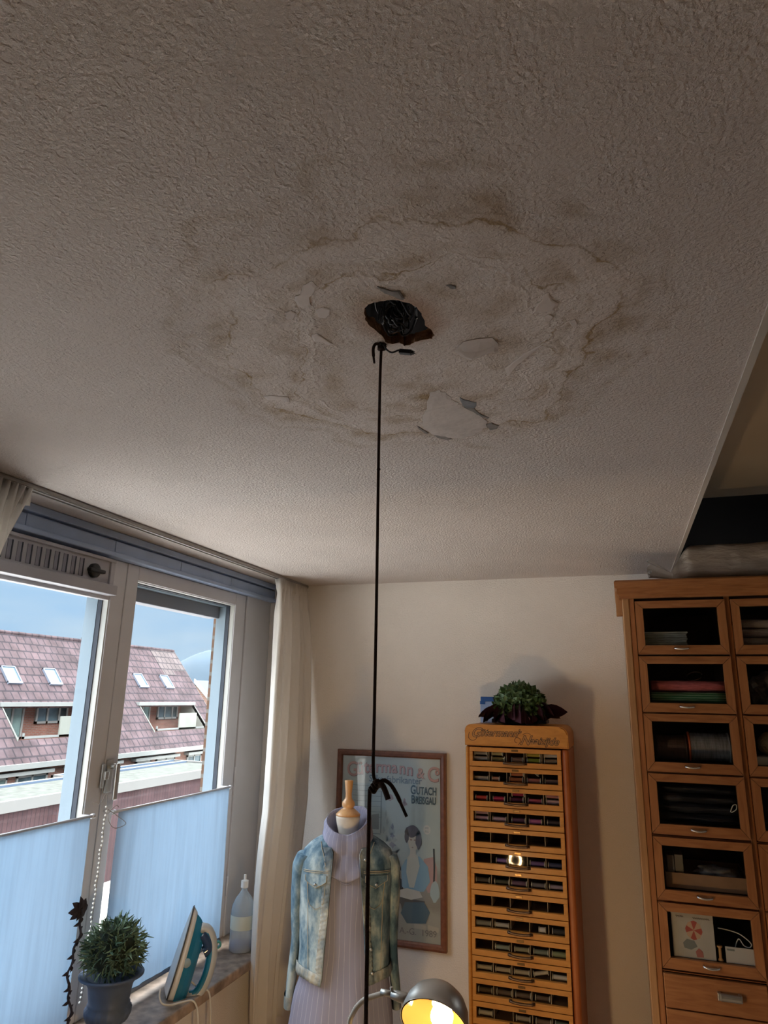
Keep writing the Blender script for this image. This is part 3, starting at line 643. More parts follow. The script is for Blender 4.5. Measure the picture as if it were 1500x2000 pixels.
def window_part(parent, x, y0, y1, z0, z1, cols, gm=None, fr=0.09, top=False):
    bm = bm_new(); t_ = 0.08
    box(bm, (x, y0, z0), (x+t_, y1, z0+fr)); box(bm, (x, y0, z1-fr), (x+t_, y1, z1))
    box(bm, (x, y0, z0), (x+t_, y0+fr, z1)); box(bm, (x, y1-fr, z0), (x+t_, y1, z1))
    for c_ in cols: box(bm, (x, y0+(y1-y0)*c_-fr/2, z0), (x+t_, y0+(y1-y0)*c_+fr/2, z1))
    if top: box(bm, (x, y0, z1-0.42), (x+t_, y1, z1-0.36))
    f = lpart('window', bm, M_HWHITE, parent)
    bm = bm_new(); box(bm, (x+0.02, y0+fr*0.5, z0+fr*0.5), (x+0.045, y1-fr*0.5, z1-fr*0.5)); lpart('pane', bm, gm or M_HGLASS, f)
    return f
D0, D1 = 2.2, 6.6; DZ0 = 0.13-GZ; DZ1 = 1.29-GZ
def house(y0, label, pale=None, gable=False):
    h = thing('row_house', label, 'house', (-20, y0, GZ), group=None)
    bm = bm_new()
    slope_slab(bm, 0, UW, ZE-0.12, DZ0); slope_slab(bm, 0, D0, DZ0, DZ1); slope_slab(bm, D1, UW, DZ0, DZ1); slope_slab(bm, 0, UW, DZ1, ZR)
    # far slope and ridge tiles
    quad(bm, [(rp(0, ZR).x, 0, ZR), (rp(0, ZR).x, UW, ZR), (2*rp(0, ZR).x, UW, ZE), (2*rp(0, ZR).x, 0, ZE)])
    tube(bm, [(rp(0, ZR).x, 0.0, ZR-0.02), (rp(0, ZR).x, UW, ZR-0.02)], 0.09, 6)
    lpart('roof', bm, M_TILE, h)
    if pale:
        bm = bm_new(); a = 5.1
        quad(bm, [rp(5.62, ZR-0.02, 0.012), rp(5.62, DZ1+1.5, 0.012), rp(6.6, DZ1+1.5, 0.012), rp(6.6, DZ1+1.75, 0.012), rp(UW-0.02, DZ1+1.75, 0.012), rp(UW-0.02, ZR-0.02, 0.012)][::-1])
        o = lpart('pale_tile_field', bm, M_TILE2, h); o['label'] = 'paler newer roof tiles'
    bm = bm_new(); box(bm, (-0.40, 0, 0), (-0.25, UW, ZE)); 
    if gable:
        vs = [(0.0, ZE), (rp(0, ZR).x, ZR-0.1), (2*rp(0, ZR).x, ZE), (2*rp(0, ZR).x, 0), (-0.3, 0), (-0.3, ZE)]
        prism(bm, vs[1:4]+[(-0.3, 0), (-0.3, ZE)], lambda u, v: (u, UW-0.1, v), lambda u, v: (u, UW-0.25, v))
    lpart('wall', bm, M_HBRICK, h)
    bm = bm_new(); box(bm, (0.0, 0, ZE-0.20), (0.14, UW, ZE-0.02)); box(bm, (-0.3, 0, ZE-0.22), (0.0, UW, ZE-0.17)); lpart('fascia', bm, M_HWHITE, h)
    bm = bm_new(); box(bm, (-0.25, 0.3, ZE-0.42), (0.02, 3.5, ZE-0.30)); lpart('awning_box', bm, M_HWHITE, h); bm = bm_new(); box(bm, (-0.25, 4.2, ZE-0.42), (0.02, 7.3, ZE-0.30)); lpart('awning_box', bm, M_HWHITE, h)
    for (a, b_, c_) in ((0.6, 1.6, ()), (2.0, 3.4, (0.5,)), (4.4, 5.6, (0.5,)), (5.8, 7.2, (0.4,))): window_part(h, -0.26, a, b_, ZE-1.75, ZE-0.45, c_, M_HGLASSL if a < 1 or a > 5.7 else M_HGLASS, 0.07)
    # inset balcony cut into the roof
    b = rp(0, DZ1).x-0.75
    bm = bm_new(); box(bm, (b-0.1, D0, DZ0-0.2), (b, D1, DZ1+0.3)); box(bm, (b, D0-0.1, DZ0-0.3), (rp(0, DZ0).x, D1+0.1, DZ0-0.2))
    dm = lpart('dormer', bm, M_HBRICK, h)
    bm = bm_new(); box(bm, (b-0.1, D0-0.15, DZ1-0.02), (rp(0, DZ1).x+0.10, D1+0.05, DZ1+0.13)); lpart('header_board', bm, M_HWHITE, dm)
    for yy in (D0-0.04, D1):   # cheeks
        bm = bm_new(); prism(bm, [(b, DZ0-0.2), (rp(0, DZ0-0.03).x, DZ0-0.2), (rp(0, DZ0-0.03).x, DZ0+0.03), (rp(0, DZ1).x, DZ1+0.02), (b, DZ1+0.02)], lambda u, v, yy=yy: (u, yy, v), lambda u, v, yy=yy: (u, yy+0.04, v))
        lpart('cheek', bm, M_CREAM, dm)
    window_part(dm, b+0.0, D0+0.1, D0+1.75, DZ0-0.1, DZ1-0.02, (0.66,), M_HGLASSL); window_part(dm, b+0.0, D0+2.35, D1-0.35, DZ0+0.45, DZ1-0.02, (0.35, 0.72), M_HGLASS)
    bm = bm_new(); xf = rp(0, DZ0).x-0.15; box(bm, (xf-0.06, D0+2.1, DZ0+0.02), (xf, D1-0.85, DZ0+0.78)); lpart('balcony_panel', bm, M_CREAM, dm)
    bm = bm_new(); box(bm, (xf-0.05, D0+0.35, DZ0+0.02), (xf, D1-0.1, DZ0+0.10)); box(bm, (xf-0.05, D0+0.35, DZ0+0.02), (xf, D0+0.43, DZ0+0.22)); lpart('balcony_rail', bm, M_HWHITE, dm)
    for ys in (3.25, 5.35):
        bm = bm_new()
        def P(y, z, o_): return rp(y, z, o_)
        z0, z1, wd = 2.12-GZ, 2.72-GZ, 0.34
        def bar(ya, yb, za, zb, t_): 
            A = [P(ya, za, t_), P(yb, za, t_), P(yb, zb, t_), P(ya, zb, t_)]; B = [P(ya, za, -0.02), P(yb, za, -0.02), P(yb, zb, -0.02), P(ya, zb, -0.02)]
            va = [bm.verts.new(p) for p in A]; vb = [bm.verts.new(p) for p in B]; bm.faces.new(va)
            for i in range(4): bm.faces.new((va[(i+1) % 4], va[i], vb[i], vb[(i+1) % 4]))
        bar(ys-wd, ys+wd, z0-0.05, z0+0.03, 0.09); bar(ys-wd, ys+wd, z1-0.03, z1, 0.09); bar(ys-wd, ys-wd+0.05, z0, z1, 0.09); bar(ys+wd-0.05, ys+wd, z0, z1, 0.09)
        s_ = lpart('skylight', bm, M_SKYF, h)
        bm = bm_new(); bar(ys-wd+0.04, ys+wd-0.04, z0+0.02, z1-0.02, 0.06); lpart('glass', bm, M_SKYL, s_)
    bm = bm_new(); xr = rp(0, ZR).x; lathe(bm, [(0.06, ZR), (0.06, ZR+0.22), (0.16, ZR+0.24), (0.16, ZR+0.30), (0.07, ZR+0.32), (0.05, ZR+0.48), (0.10, ZR+0.50), (0.02, ZR+0.60)], (xr, 1.0, 0), 8); box(bm, (xr-0.06, 0.6, ZR+0.05), (xr+0.06, 1.4, ZR+0.14))
    lpart('chimney', bm, mat('chimney_grey', (0.10, 0.12, 0.13), 0.7) if 'chimney_grey' not in bpy.data.materials else bpy.data.materials['chimney_grey'], h)
    if gable:
        bm = bm_new(); slope_slab(bm, UW-0.04, UW+0.06, ZE-0.1, ZR, 0.16); lpart('verge_board', bm, M_TILE2, h)
    return h
house(18.0, 'tiled row house with two skylights seen mostly through the left window pane')
house(25.8, 'end row house with pale tile field and white balcony cheek, seen through the right pane', pale=True, gable=True)
house(10.2, 'tiled row house beside the left edge of the photo, its roof barely in view')
# further house behind the gable, hill
h = thing('distant_house', 'distant house with slate blue roof and white verge behind the gable end', 'house', (-26.7, 46, GZ-0.65))
bm = bm_new(); prism(bm, [(0, 0), (0, 3.0), (-4, 6.4), (-8, 3.0), (-8, 0)], lambda u, v: (u, 0.2, v), lambda u, v: (u, 12, v)); lpart('wall', bm, M_HBRICK, h)
bm = bm_new(); prism(bm, [(0.4, 2.7), (-4, 6.6), (-4, 6.8), (0.5, 2.85)], lambda u, v: (u, 0, v), lambda u, v: (u, 12.2, v)); prism(bm, [(-8.4, 2.7), (-4, 6.6), (-4, 6.8), (-8.5, 2.85)], lambda u, v: (u, 0, v), lambda u, v: (u, 12.2, v)); lpart('roof', bm, mat('slate_blue', (0.06, 0.085, 0.15), 0.6), h)
bm = bm_new(); prism(bm, [(0.5, 2.6), (-4, 6.6), (-4, 6.9), (0.6, 2.9)], lambda u, v: (u, -0.1, v), lambda u, v: (u, 0.05, v)); lpart('verge_board', bm, M_HWHITE, h)
bm = bm_new(); rings = []
for k in range(13):
    s = k/12; rr_ = 16*math.cos(s*PI/2)+0.01; rings.append([(-80+rr_*0.9*math.cos(2*PI*i/40), 131+rr_*1.1*math.sin(2*PI*i/40), GZ+14.5*math.sin(s*PI/2)+noise.noise((i*0.3, s*4, 0))*0.3) for i in range(40)])
loft(bm, rings); struct('hill', bm, mat('hill_haze_grey', (0.045, 0.068, 0.092), 0.95, noise_s=0.15, noise_a=0.15))

def matf(name, col, **k): return bpy.data.materials.get(name) or mat(name, col, **k)
def garage(name, label, x0, x1, y0, y1, ztop, fh=0.27, grp=None):
    g = thing('garage', label, 'garage', ((x0+x1)/2, (y0+y1)/2, GZ))
    bm = bm_new(); box(bm, (x0+0.12, y0+0.1, GZ), (x1-0.12, y1-0.1, ztop-fh*0.5)); obj('wall', bm, M_DBRICK, g)
    bm = bm_new()
    for lo, hi in (((x1-0.12, y0, ztop-fh), (x1, y1, ztop)), ((x0, y0, ztop-fh), (x0+0.12, y1, ztop)), ((x0, y0, ztop-fh), (x1, y0+0.12, ztop)), ((x0, y1-0.12, ztop-fh), (x1, y1, ztop))): box(bm, lo, hi, 0.01)
    obj('fascia', bm, matf('garage_fascia', (0.15, 0.15, 0.145), rough=0.7), g)
    bm = bm_new(); box(bm, (x0+0.1, y0+0.1, ztop-0.12), (x1-0.1, y1-0.1, ztop-0.06)); obj('gravel_roof', bm, M_GRAVEL, g)
    bm = bm_new(); box(bm, (x0+0.12, y0+0.12, ztop-0.08), (x0+0.22, y1-0.12, ztop+0.0)); obj('roof_edging', bm, M_ROOFEDGE, g)
    return g
garage('g', 'nearest garage with flat gravel roof and long white fascia across both panes', -16.6, -14.0, 7.0, 24.6, -0.69, 0.27)
garage('g', 'further flat roofed garage with grey blue edging, seen through the left pane', -18.9, -17.1, 9.0, 17.0, -1.05, 0.2)
garage('g', 'further flat roofed garage near the end house, seen through the right pane', -19.2, -17.1, 20.5, 27.5, -0.98, 0.2)

# ------------------------------------------------------------------ poster
def matf(name, col, **k): return bpy.data.materials.get(name) or mat(name, col, **k)
po = thing('framed_poster', 'brown wood framed vintage sewing thread poster hanging on the back wall behind the dress form', 'poster', (-1.175, 3.62, 1.13))
PX0, PX1, PZ0, PZ1, PY = -1.470, -0.877, 0.680, 1.579, 3.598
def frame_bars(bm, x0, x1, z0, z1, wd, yf, yb, mi=0, prof=((0, 0), (0.35, -0.004), (0.75, -0.002), (1, 0.004))):
    """mitred moulding: wd wide, front at yf, back at yb"""
    def ring(t, y): return [(x0+wd*t, y, z0+wd*t), (x1-wd*t, y, z0+wd*t), (x1-wd*t, y, z1-wd*t), (x0+wd*t, y, z1-wd*t)]
    rings = [ring(0, yb)] + [ring(t, yf+d) for t, d in prof] + [ring(1, yb)]
    V = [[bm.verts.new(p) for p in r] for r in rings]
    for a, b_ in zip(V[:-1], V[1:]):
        for i in range(4):
            f = bm.faces.new((a[i], a[(i+1) % 4], b_[(i+1) % 4], b_[i])); f.material_index = mi
    for i in range(4): bm.faces.new((V[0][i], V[-1][i], V[-1][(i+1) % 4], V[0][(i+1) % 4])).material_index = mi
bm = bm_new(); frame_bars(bm, PX0, PX1, PZ0, PZ1, 0.030, PY-0.004, PY+0.02)
obj('frame', bm, wood('poster_frame_wood', (0.14, 0.045, 0.025), (0.22, 0.08, 0.04), 0.4, (8, 8, 8), 5), po)
bm = bm_new(); box(bm, (PX0+0.028, PY+0.006, PZ0+0.028), (PX1-0.028, PY+0.012, PZ1-0.028))
M_PRINT = bpy.data.materials.new('poster_print'); M_PRINT.use_nodes = True
t = M_PRINT.node_tree; b = t.nodes['Principled BSDF']; b.inputs['Roughness'].default_value = 0.7
c = nd(t, 'ShaderNodeTexCoord'); s_ = nd(t, 'ShaderNodeSeparateXYZ'); t.links.new(c.outputs['Object'], s_.inputs[0])
r = nd(t, 'ShaderNodeValToRGB'); mr = nd(t, 'ShaderNodeMapRange'); mr.inputs[1].default_value = -0.45; mr.inputs[2].default_value = 0.45; t.links.new(s_.outputs[2], mr.inputs[0])
n_ = nd(t, 'ShaderNodeTexNoise'); n_.inputs['Scale'].default_value = 9; n_.inputs['Detail'].default_value = 5; t.links.new(c.outputs['Object'], n_.inputs['Vector'])
mm = nd(t, 'ShaderNodeMath', operation='MULTIPLY_ADD'); mm.inputs[1].default_value = 0.12; t.links.new(n_.outputs['Fac'], mm.inputs[0]); t.links.new(mr.outputs[0], mm.inputs[2]); t.links.new(mm.outputs[0], r.inputs[0])
e = r.color_ramp.elements; e[0].position = 0.10; e[0].color = (0.42, 0.40, 0.34, 1); e[1].position = 1.0; e[1].color = (0.58, 0.62, 0.60, 1)
for p_, c_ in ((0.22, (0.40, 0.38, 0.33)), (0.26, (0.30, 0.27, 0.23)), (0.42, (0.36, 0.36, 0.33)), (0.50, (0.46, 0.54, 0.55)), (0.80, (0.52, 0.60, 0.60))): e.new(p_).color = (*c_, 1)
t.links.new(r.outputs[0], b.inputs['Base Color'])
pr_ = obj('print', bm, M_PRINT, po)
def flat(name, polys, m, off, parent=pr_):
    """flat printed shapes on the poster, coordinates in fractions of the sheet (u right, v down)"""
    bm = bm_new(); x0, x1, z0, z1 = PX0+0.03, PX1-0.03, PZ0+0.03, PZ1-0.03; y = PY+0.006-off*0.00035
    for P in polys:
        vs = [bm.verts.new((x0+(x1-x0)*u, y, z1-(z1-z0)*v)) for u, v in P]
        try: bm.faces.new(vs)
        except Exception: pass
    bmesh.ops.triangulate(bm, faces=bm.faces)
    return obj(name, bm, m, parent)
def ell(cx, cy, a, b_, n=20, w_=0.0, ph=0.0): return [(cx+a*(1+w_*math.sin(5*t_+ph))*math.cos(t_), cy+b_*(1+w_*math.sin(4*t_+1+ph))*math.sin(t_)) for t_ in [2*PI*i/n for i in range(n)]]
def stroke(pts, w_):
    P = spline([(p[0], p[1], 0) for p in pts], 5); L, Rr = [], []
    for i, p in enumerate(P):
        d = (P[min(i+1, len(P)-1)]-P[max(i-1, 0)]).normalized(); nn = Vector((-d.y, d.x*0.6, 0))*w_
        L.append((p.x+nn.x, p.y+nn.y)); Rr.append((p.x-nn.x, p.y-nn.y))
    return [[L[i], L[i+1], Rr[i+1], Rr[i]] for i in range(len(P)-1)]
ink = lambda n, c_: matf('ink_'+n, c_, rough=0.7)
flat('printed_wall', [[(0.0, 0.16), (0.46, 0.16), (0.46, 0.42), (0.0, 0.42)]], ink('wall', (0.46, 0.56, 0.60)), 1)
flat('printed_frame_lines', sum([stroke([(0.03, y_), (0.2, y_+0.004), (0.42, y_+0.001)], 0.002) for y_ in (0.17, 0.20, 0.23, 0.26, 0.29, 0.32, 0.35)], []) + stroke([(0.41, 0.2), (0.41, 0.44)], 0.006) + stroke([(0.1, 0.445), (0.26, 0.445), (0.41, 0.445)], 0.004), ink('line', (0.26, 0.32, 0.36)), 2)
flat('printed_picture', [[(0.31, 0.34), (0.39, 0.33), (0.39, 0.42), (0.31, 0.42)]], ink('pic', (0.28, 0.33, 0.36)), 3)
flat('printed_tree', [ell(0.52, 0.42+0.05*k, 0.03+0.018*k, 0.03, 12, 0.35, k) for k in range(5)] + [ell(0.46+0.02*math.sin(k*2.3), 0.33+0.045*k, 0.012, 0.02, 8, 0.4, k) for k in range(8)], ink('tree', (0.40, 0.47, 0.50)), 2)
flat('printed_tree_dark', [ell(0.53, 0.40+0.05*k, 0.012+0.008*k, 0.016, 9, 0.5, k) for k in range(6)], ink('treedark', (0.27, 0.30, 0.38)), 3)
flat('printed_chair', [[(0.84, 0.56), (0.93, 0.545), (0.965, 0.60), (0.965, 0.72), (0.88, 0.74), (0.82, 0.66)]], ink('rose', (0.50, 0.33, 0.32)), 2)
flat('printed_machine', [[(0.48, 0.66), (0.52, 0.645), (0.60, 0.67), (0.64, 0.69), (0.64, 0.755), (0.50, 0.755), (0.485, 0.70)], ell(0.51, 0.668, 0.022, 0.018)] + stroke([(0.935, 0.50), (0.94, 0.60), (0.935, 0.70)], 0.008), ink('black', (0.05, 0.06, 0.07)), 4)
flat('printed_blouse', [[(0.62, 0.62), (0.66, 0.575), (0.72, 0.545), (0.80, 0.55), (0.88, 0.60), (0.90, 0.68), (0.84, 0.735), (0.70, 0.745), (0.63, 0.72)]], ink('blue', (0.27, 0.44, 0.58)), 5)
flat('printed_collar', [[(0.68, 0.56), (0.72, 0.53), (0.78, 0.545), (0.80, 0.60), (0.745, 0.72), (0.70, 0.72), (0.67, 0.64)]], ink('cream', (0.62, 0.62, 0.55)), 6)
flat('printed_bag', [ell(0.945, 0.73, 0.045, 0.055, 14, 0.1)], ink('palebag', (0.42, 0.52, 0.56)), 5)
flat('printed_neck', [[(0.71, 0.50), (0.76, 0.50), (0.765, 0.56), (0.70, 0.56)]], ink('skin', (0.66, 0.62, 0.55)), 6.6)
flat('printed_face', [ell(0.735, 0.475, 0.048, 0.052, 18)], ink('skin', (0.66, 0.62, 0.55)), 7.4)
flat('printed_mouth', [ell(0.730, 0.503, 0.009, 0.0028, 8)], ink('feat', (0.36, 0.24, 0.21)), 9)
flat('printed_hair', [ell(0.725, 0.415, 0.072, 0.032, 18, 0.12), ell(0.788, 0.46, 0.03, 0.05, 14, 0.12), ell(0.672, 0.445, 0.022, 0.035, 12, 0.1)], ink('hair', (0.15, 0.14, 0.17)), 8)
flat('printed_features', [ell(0.715, 0.462, 0.011, 0.004, 8), ell(0.752, 0.462, 0.011, 0.004, 8)], ink('feat', (0.36, 0.24, 0.21)), 9)
flat('printed_arms', [[(0.60, 0.74), (0.68, 0.725), (0.80, 0.735), (0.83, 0.765), (0.72, 0.785), (0.61, 0.775)]], ink('skin', (0.66, 0.62, 0.55)), 8)
flat('printed_table', [[(0.58, 0.775), (0.85, 0.785), (0.84, 0.815), (0.60, 0.81)], [(0.62, 0.81), (0.82, 0.81), (0.80, 0.87), (0.64, 0.87)]], ink('table', (0.12, 0.11, 0.10)), 7)
flat('printed_skirt', [[(0.66, 0.80), (0.84, 0.79), (0.90, 0.84), (0.86, 0.90), (0.68, 0.91), (0.62, 0.86)]], ink('skirt', (0.10, 0.16, 0.20)), 8)
flat('printed_papers', [[(0.75, 0.905), (0.86, 0.91), (0.86, 0.935), (0.75, 0.93)], [(0.88, 0.905), (0.985, 0.915), (0.98, 0.94), (0.88, 0.935)]], ink('paper', (0.50, 0.45, 0.37)), 6)
flat('printed_seal', [ell(0.868, 0.40, 0.035, 0.026, 24)], ink('seal', (0.66, 0.66, 0.64)), 3)
flat('printed_seal_lines', [[(0.85, y_), (0.886, y_), (0.886, y_+0.0025), (0.85, y_+0.0025)] for y_ in (0.387, 0.393, 0.405, 0.411)], ink('line', (0.26, 0.32, 0.36)), 4)
flat('printed_lamp', [ell(0.645, 0.265, 0.03, 0.012, 12, 0.2), ell(0.645, 0.25, 0.012, 0.018, 10), ell(0.50, 0.235, 0.035, 0.018, 12, 0.2)], ink('rose2', (0.42, 0.33, 0.36)), 3)
def ptext(txt, u, v, size, m, xs=1.0, bold=0.0, off=9, name='lettering', rot=0.0, sp=1.0):
    x0, x1, z0, z1 = PX0+0.03, PX1-0.03, PZ0+0.03, PZ1-0.03
    M4 = Matrix.Translation((x0+(x1-x0)*u, PY+0.006-off*0.0003, z1-(z1-z0)*v)) @ Matrix.Rotation(R(90), 4, 'X') @ Matrix.Rotation(rot, 4, 'Z')
    return obj(name, text_bm(txt, size, M4, bold=bold, xs=xs, ext=0.0002, spacing=sp), m, pr_)
M_PINK = ink('pink', (0.60, 0.36, 0.33)); M_PINKD = ink('pinkdark', (0.27, 0.16, 0.16)); M_INKT = ink('teal', (0.07, 0.12, 0.15)); M_INKB = ink('greyblue', (0.20, 0.26, 0.32))
def arc_word(chars):
    for ch, u, v, sz, rt in chars:
        ptext(ch, u+0.003, v+0.002, sz*1.1, M_PINKD, 0.9, 0.0022, 9, 'letter_shadow', rt); ptext(ch, u, v, sz*1.1, M_PINK, 0.9, 0.0009, 11, 'letter', rt)
arc_word([('G', 0.045, 0.122, 0.092, 0.07), ('ü', 0.145, 0.108, 0.083, 0.05), ('t', 0.225, 0.098, 0.083, 0.03), ('e', 0.27, 0.095, 0.078, 0.03), ('r', 0.345, 0.091, 0.078, 0.02), ('m', 0.40, 0.090, 0.076, 0), ('a', 0.51, 0.089, 0.074, 0), ('n', 0.585, 0.092, 0.074, -0.02), ('n', 0.66, 0.098, 0.076, -0.03), ('&', 0.765, 0.110, 0.062, -0.05), ('C', 0.865, 0.125, 0.092, -0.06), ('o', 0.945, 0.088, 0.045, -0.05)])
ptext('Silkesfabrikanter', 0.28, 0.148, 0.047, M_INKB, 0.92, 0.0006)
ptext('G', 0.705, 0.205, 0.060, M_INKT, 0.66, 0.0016); ptext('UTACH', 0.762, 0.205, 0.051, M_INKT, 0.62, 0.0016)
ptext('B', 0.712, 0.258, 0.056, M_INKT, 0.66, 0.0016); ptext('REISGAU', 0.756, 0.258, 0.048, M_INKT, 0.57, 0.0016)
ptext('A.-G.  1989', 0.61, 0.965, 0.040, ink('date', (0.22, 0.20, 0.19)), 1.0)
bm = bm_new(); box(bm, (PX0+0.03, PY-0.0005, PZ0+0.03), (PX1-0.03, PY+0.0005, PZ1-0.03)); obj('glass', bm, glass('poster_glass', (0.96, 0.97, 0.97), 0.06, 0.04), po)

# ------------------------------------------------------------------ dress form with dress and denim jacket
DF = Vector((-1.09, 2.80, 0)); DRZ = R(21.3)
MD = Matrix.Translation(DF) @ Matrix.Rotation(DRZ, 4, 'Z')
def dthing(name, label, cat, z): return thing(name, label, cat, (DF.x, DF.y, z), DRZ)
MJK = Matrix.Translation((0, 0, 1.318)) @ Matrix.Diagonal((0.88, 1, 0.80, 1)) @ Matrix.Translation((0, 0, -1.305))
def dobj(name, bm, m, parent, smooth=True, **k):
    if parent.name.startswith(('denim_jacket', 'sleeve')): bmesh.ops.transform(bm, matrix=MJK, verts=bm.verts)
    bmesh.ops.transform(bm, matrix=MD, verts=bm.verts); return obj(name, bm, m, parent, smooth=smooth, **k)
df = dthing('dress_form', 'tailor dress form with turned wooden neck cap, standing between curtain and poster', 'dress form', 0)
M_NECK = mat('dress_form_linen', (0.66, 0.62, 0.56), 0.85, noise_s=40, noise_a=0.04)
M_TURN = wood('turned_beech', (0.62, 0.33, 0.13), (0.72, 0.42, 0.19), 0.35, (10, 10, 2), 5, 0.4)
bm = bm_new(); lathe(bm, [(0.040, 1.20), (0.037, 1.28), (0.037, 1.32), (0.045, 1.355), (0.0485, 1.375), (0.049, 1.385)], (0, 0, 0), 32, cap1=True)
for (z, rx, ry) in (): pass
loft(bm, [[(rx*math.cos(2*PI*i/32), ry*math.sin(2*PI*i/32), z) for i in range(32)] for z, rx, ry in ((0.62, 0.12, 0.09), (0.80, 0.13, 0.09), (0.95, 0.10, 0.075), (1.10, 0.12, 0.085), (1.18, 0.12, 0.07), (1.22, 0.08, 0.045), (1.24, 0.038, 0.038))], True, True, True)
dobj('torso', bm, M_NECK, df)
bm = bm_new(); lathe(bm, [(0.0495, 1.3855), (0.050, 1.390), (0.046, 1.394), (0.027, 1.410), (0.020, 1.414), (0.0245, 1.420), (0.0265, 1.428), (0.024, 1.438), (0.0155, 1.447), (0.0130, 1.455), (0.0125, 1.468), (0.0155, 1.498), (0.0175, 1.514), (0.0172, 1.518), (0.010, 1.5195)], (0, 0, 0), 32, cap0=True, cap1=True)
dobj('neck_cap', bm, M_TURN, df)
bm = bm_new(); tube(bm, [(0, 0, 0.62), (0, 0, 0.06)], 0.014, 12); lathe(bm, [(0.16, 0.002), (0.16, 0.02), (0.05, 0.045), (0.02, 0.06)], (0, 0, 0), 28, cap0=True, cap1=True); dobj('stand', bm, M_TURN, df)

M_DRESS = bpy.data.materials.new('lilac_pinstripe'); M_DRESS.use_nodes = True
t = M_DRESS.node_tree; b = t.nodes['Principled BSDF']; b.inputs['Roughness'].default_value = 0.85; b.inputs['Specular IOR Level'].default_value = 0.15
c = nd(t, 'ShaderNodeUVMap'); s_ = nd(t, 'ShaderNodeSeparateXYZ'); t.links.new(c.outputs[0], s_.inputs[0])
m1 = nd(t, 'ShaderNodeMath', operation='MULTIPLY'); m1.inputs[1].default_value = 46; t.links.new(s_.outputs[0], m1.inputs[0])
m2 = nd(t, 'ShaderNodeMath', operation='FRACT'); t.links.new(m1.outputs[0], m2.inputs[0])
m3 = nd(t, 'ShaderNodeMath', operation='LESS_THAN'); m3.inputs[1].default_value = 0.10; t.links.new(m2.outputs[0], m3.inputs[0])
nn_ = nd(t, 'ShaderNodeTexNoise'); nn_.inputs['Scale'].default_value = 160; cc_ = nd(t, 'ShaderNodeTexCoord'); mp_ = nd(t, 'ShaderNodeMapping'); mp_.inputs['Scale'].default_value = (1, 1, 0.2); t.links.new(cc_.outputs['Object'], mp_.inputs[0]); t.links.new(mp_.outputs[0], nn_.inputs['Vector'])
mm = nd(t, 'ShaderNodeMath', operation='MULTIPLY'); t.links.new(m3.outputs[0], mm.inputs[0]); t.links.new(nn_.outputs['Fac'], mm.inputs[1])
mixc = nd(t, 'ShaderNodeMix', data_type='RGBA'); t.links.new(mm.outputs[0], mixc.inputs[0]); mixc.inputs[6].default_value = (0.265, 0.270, 0.375, 1); mixc.inputs[7].default_value = (0.50, 0.49, 0.58, 1)
t.links.new(mixc.outputs[2], b.inputs['Base Color'])
def uv_loft(rings, closed=True, uscale=1.0):
    bm = bm_new(); L = loft(bm, rings, closed); uv = bm.loops.layers.uv.new('UVMap'); n = len(rings[0]); idx = {}
    for k, row in enumerate(L):
        for i, v in enumerate(row): idx[v] = (i, k)
    for f in bm.faces:
        us = [idx[l.vert][0] for l in f.loops]; wrap = closed and max(us) == n-1 and min(us) == 0
        for l in f.loops:
            i, k = idx[l.vert]; l[uv].uv = (((i if not (wrap and i == 0) else n)/n)*uscale, k/len(rings))
    return bm
# angle a: 0 = front (towards the room), positive to local +x
def eP(a, rx, ry, z, cx=0, cy=0): return Vector((cx+rx*math.sin(a), cy-ry*math.cos(a), z))
dress = dthing('dress', 'lilac pinstriped cowl-neck dress worn on the dress form', 'dress', 0.25)
N = 144; rings = []
secs = [(0.22, 0.225, 0.19), (0.45, 0.215, 0.175), (0.62, 0.205, 0.16), (0.78, 0.180, 0.145), (0.92, 0.145, 0.118), (1.02, 0.145, 0.118), (1.12, 0.165, 0.128), (1.19, 0.165, 0.112), (1.235, 0.14, 0.092), (1.262, 0.10, 0.075), (1.28, 0.06, 0.06)]
def interp(secs, z):
    for a, b_ in zip(secs[:-1], secs[1:]):
        if z <= b_[0]:
            t_ = (z-a[0])/(b_[0]-a[0]); t_ = max(0, min(1, t_)); return [a[i]+(b_[i]-a[i])*t_ for i in range(1, len(a))]
    return secs[-1][1:]
for k in range(56):
    z = 0.22+(1.28-0.22)*k/55; rx, ry = interp(secs, z); row = []
    fold = max(0, min(1, (0.95-z)/0.5))
    for i in range(N):
        a = 2*PI*i/N
        f_ = 1+0.035*fold*math.sin(a*7+1.2*math.sin(z*5))+0.05*noise.noise((math.sin(a)*2.2, math.cos(a)*2.2+z*1.5, z*7))*(0.5+fold)
        f_ += 0.03*math.sin(z*26+3*math.sin(a)+a)*math.exp(-((z-0.86)/0.12)**2)
        row.append(eP(a, rx*f_, ry*f_, z))
    rings.append(row)
o = dobj('skirt_and_bodice', uv_loft(rings), M_DRESS, dress)
rings = []  # cowl collar: up inside, over, then draped fold in front
cow = [(1.285, 0.060, 0.055, 0.0), (1.34, 0.064, 0.064, 0.030), (1.398, 0.078, 0.078, 0.068), (1.407, 0.086, 0.086, 0.076), (1.392, 0.094, 0.098, 0.080), (1.350, 0.102, 0.116, 0.086), (1.305, 0.106, 0.130, 0.086), (1.262, 0.104, 0.140, 0.078), (1.225, 0.092, 0.134, 0.050), (1.215, 0.080, 0.112, 0.03)]
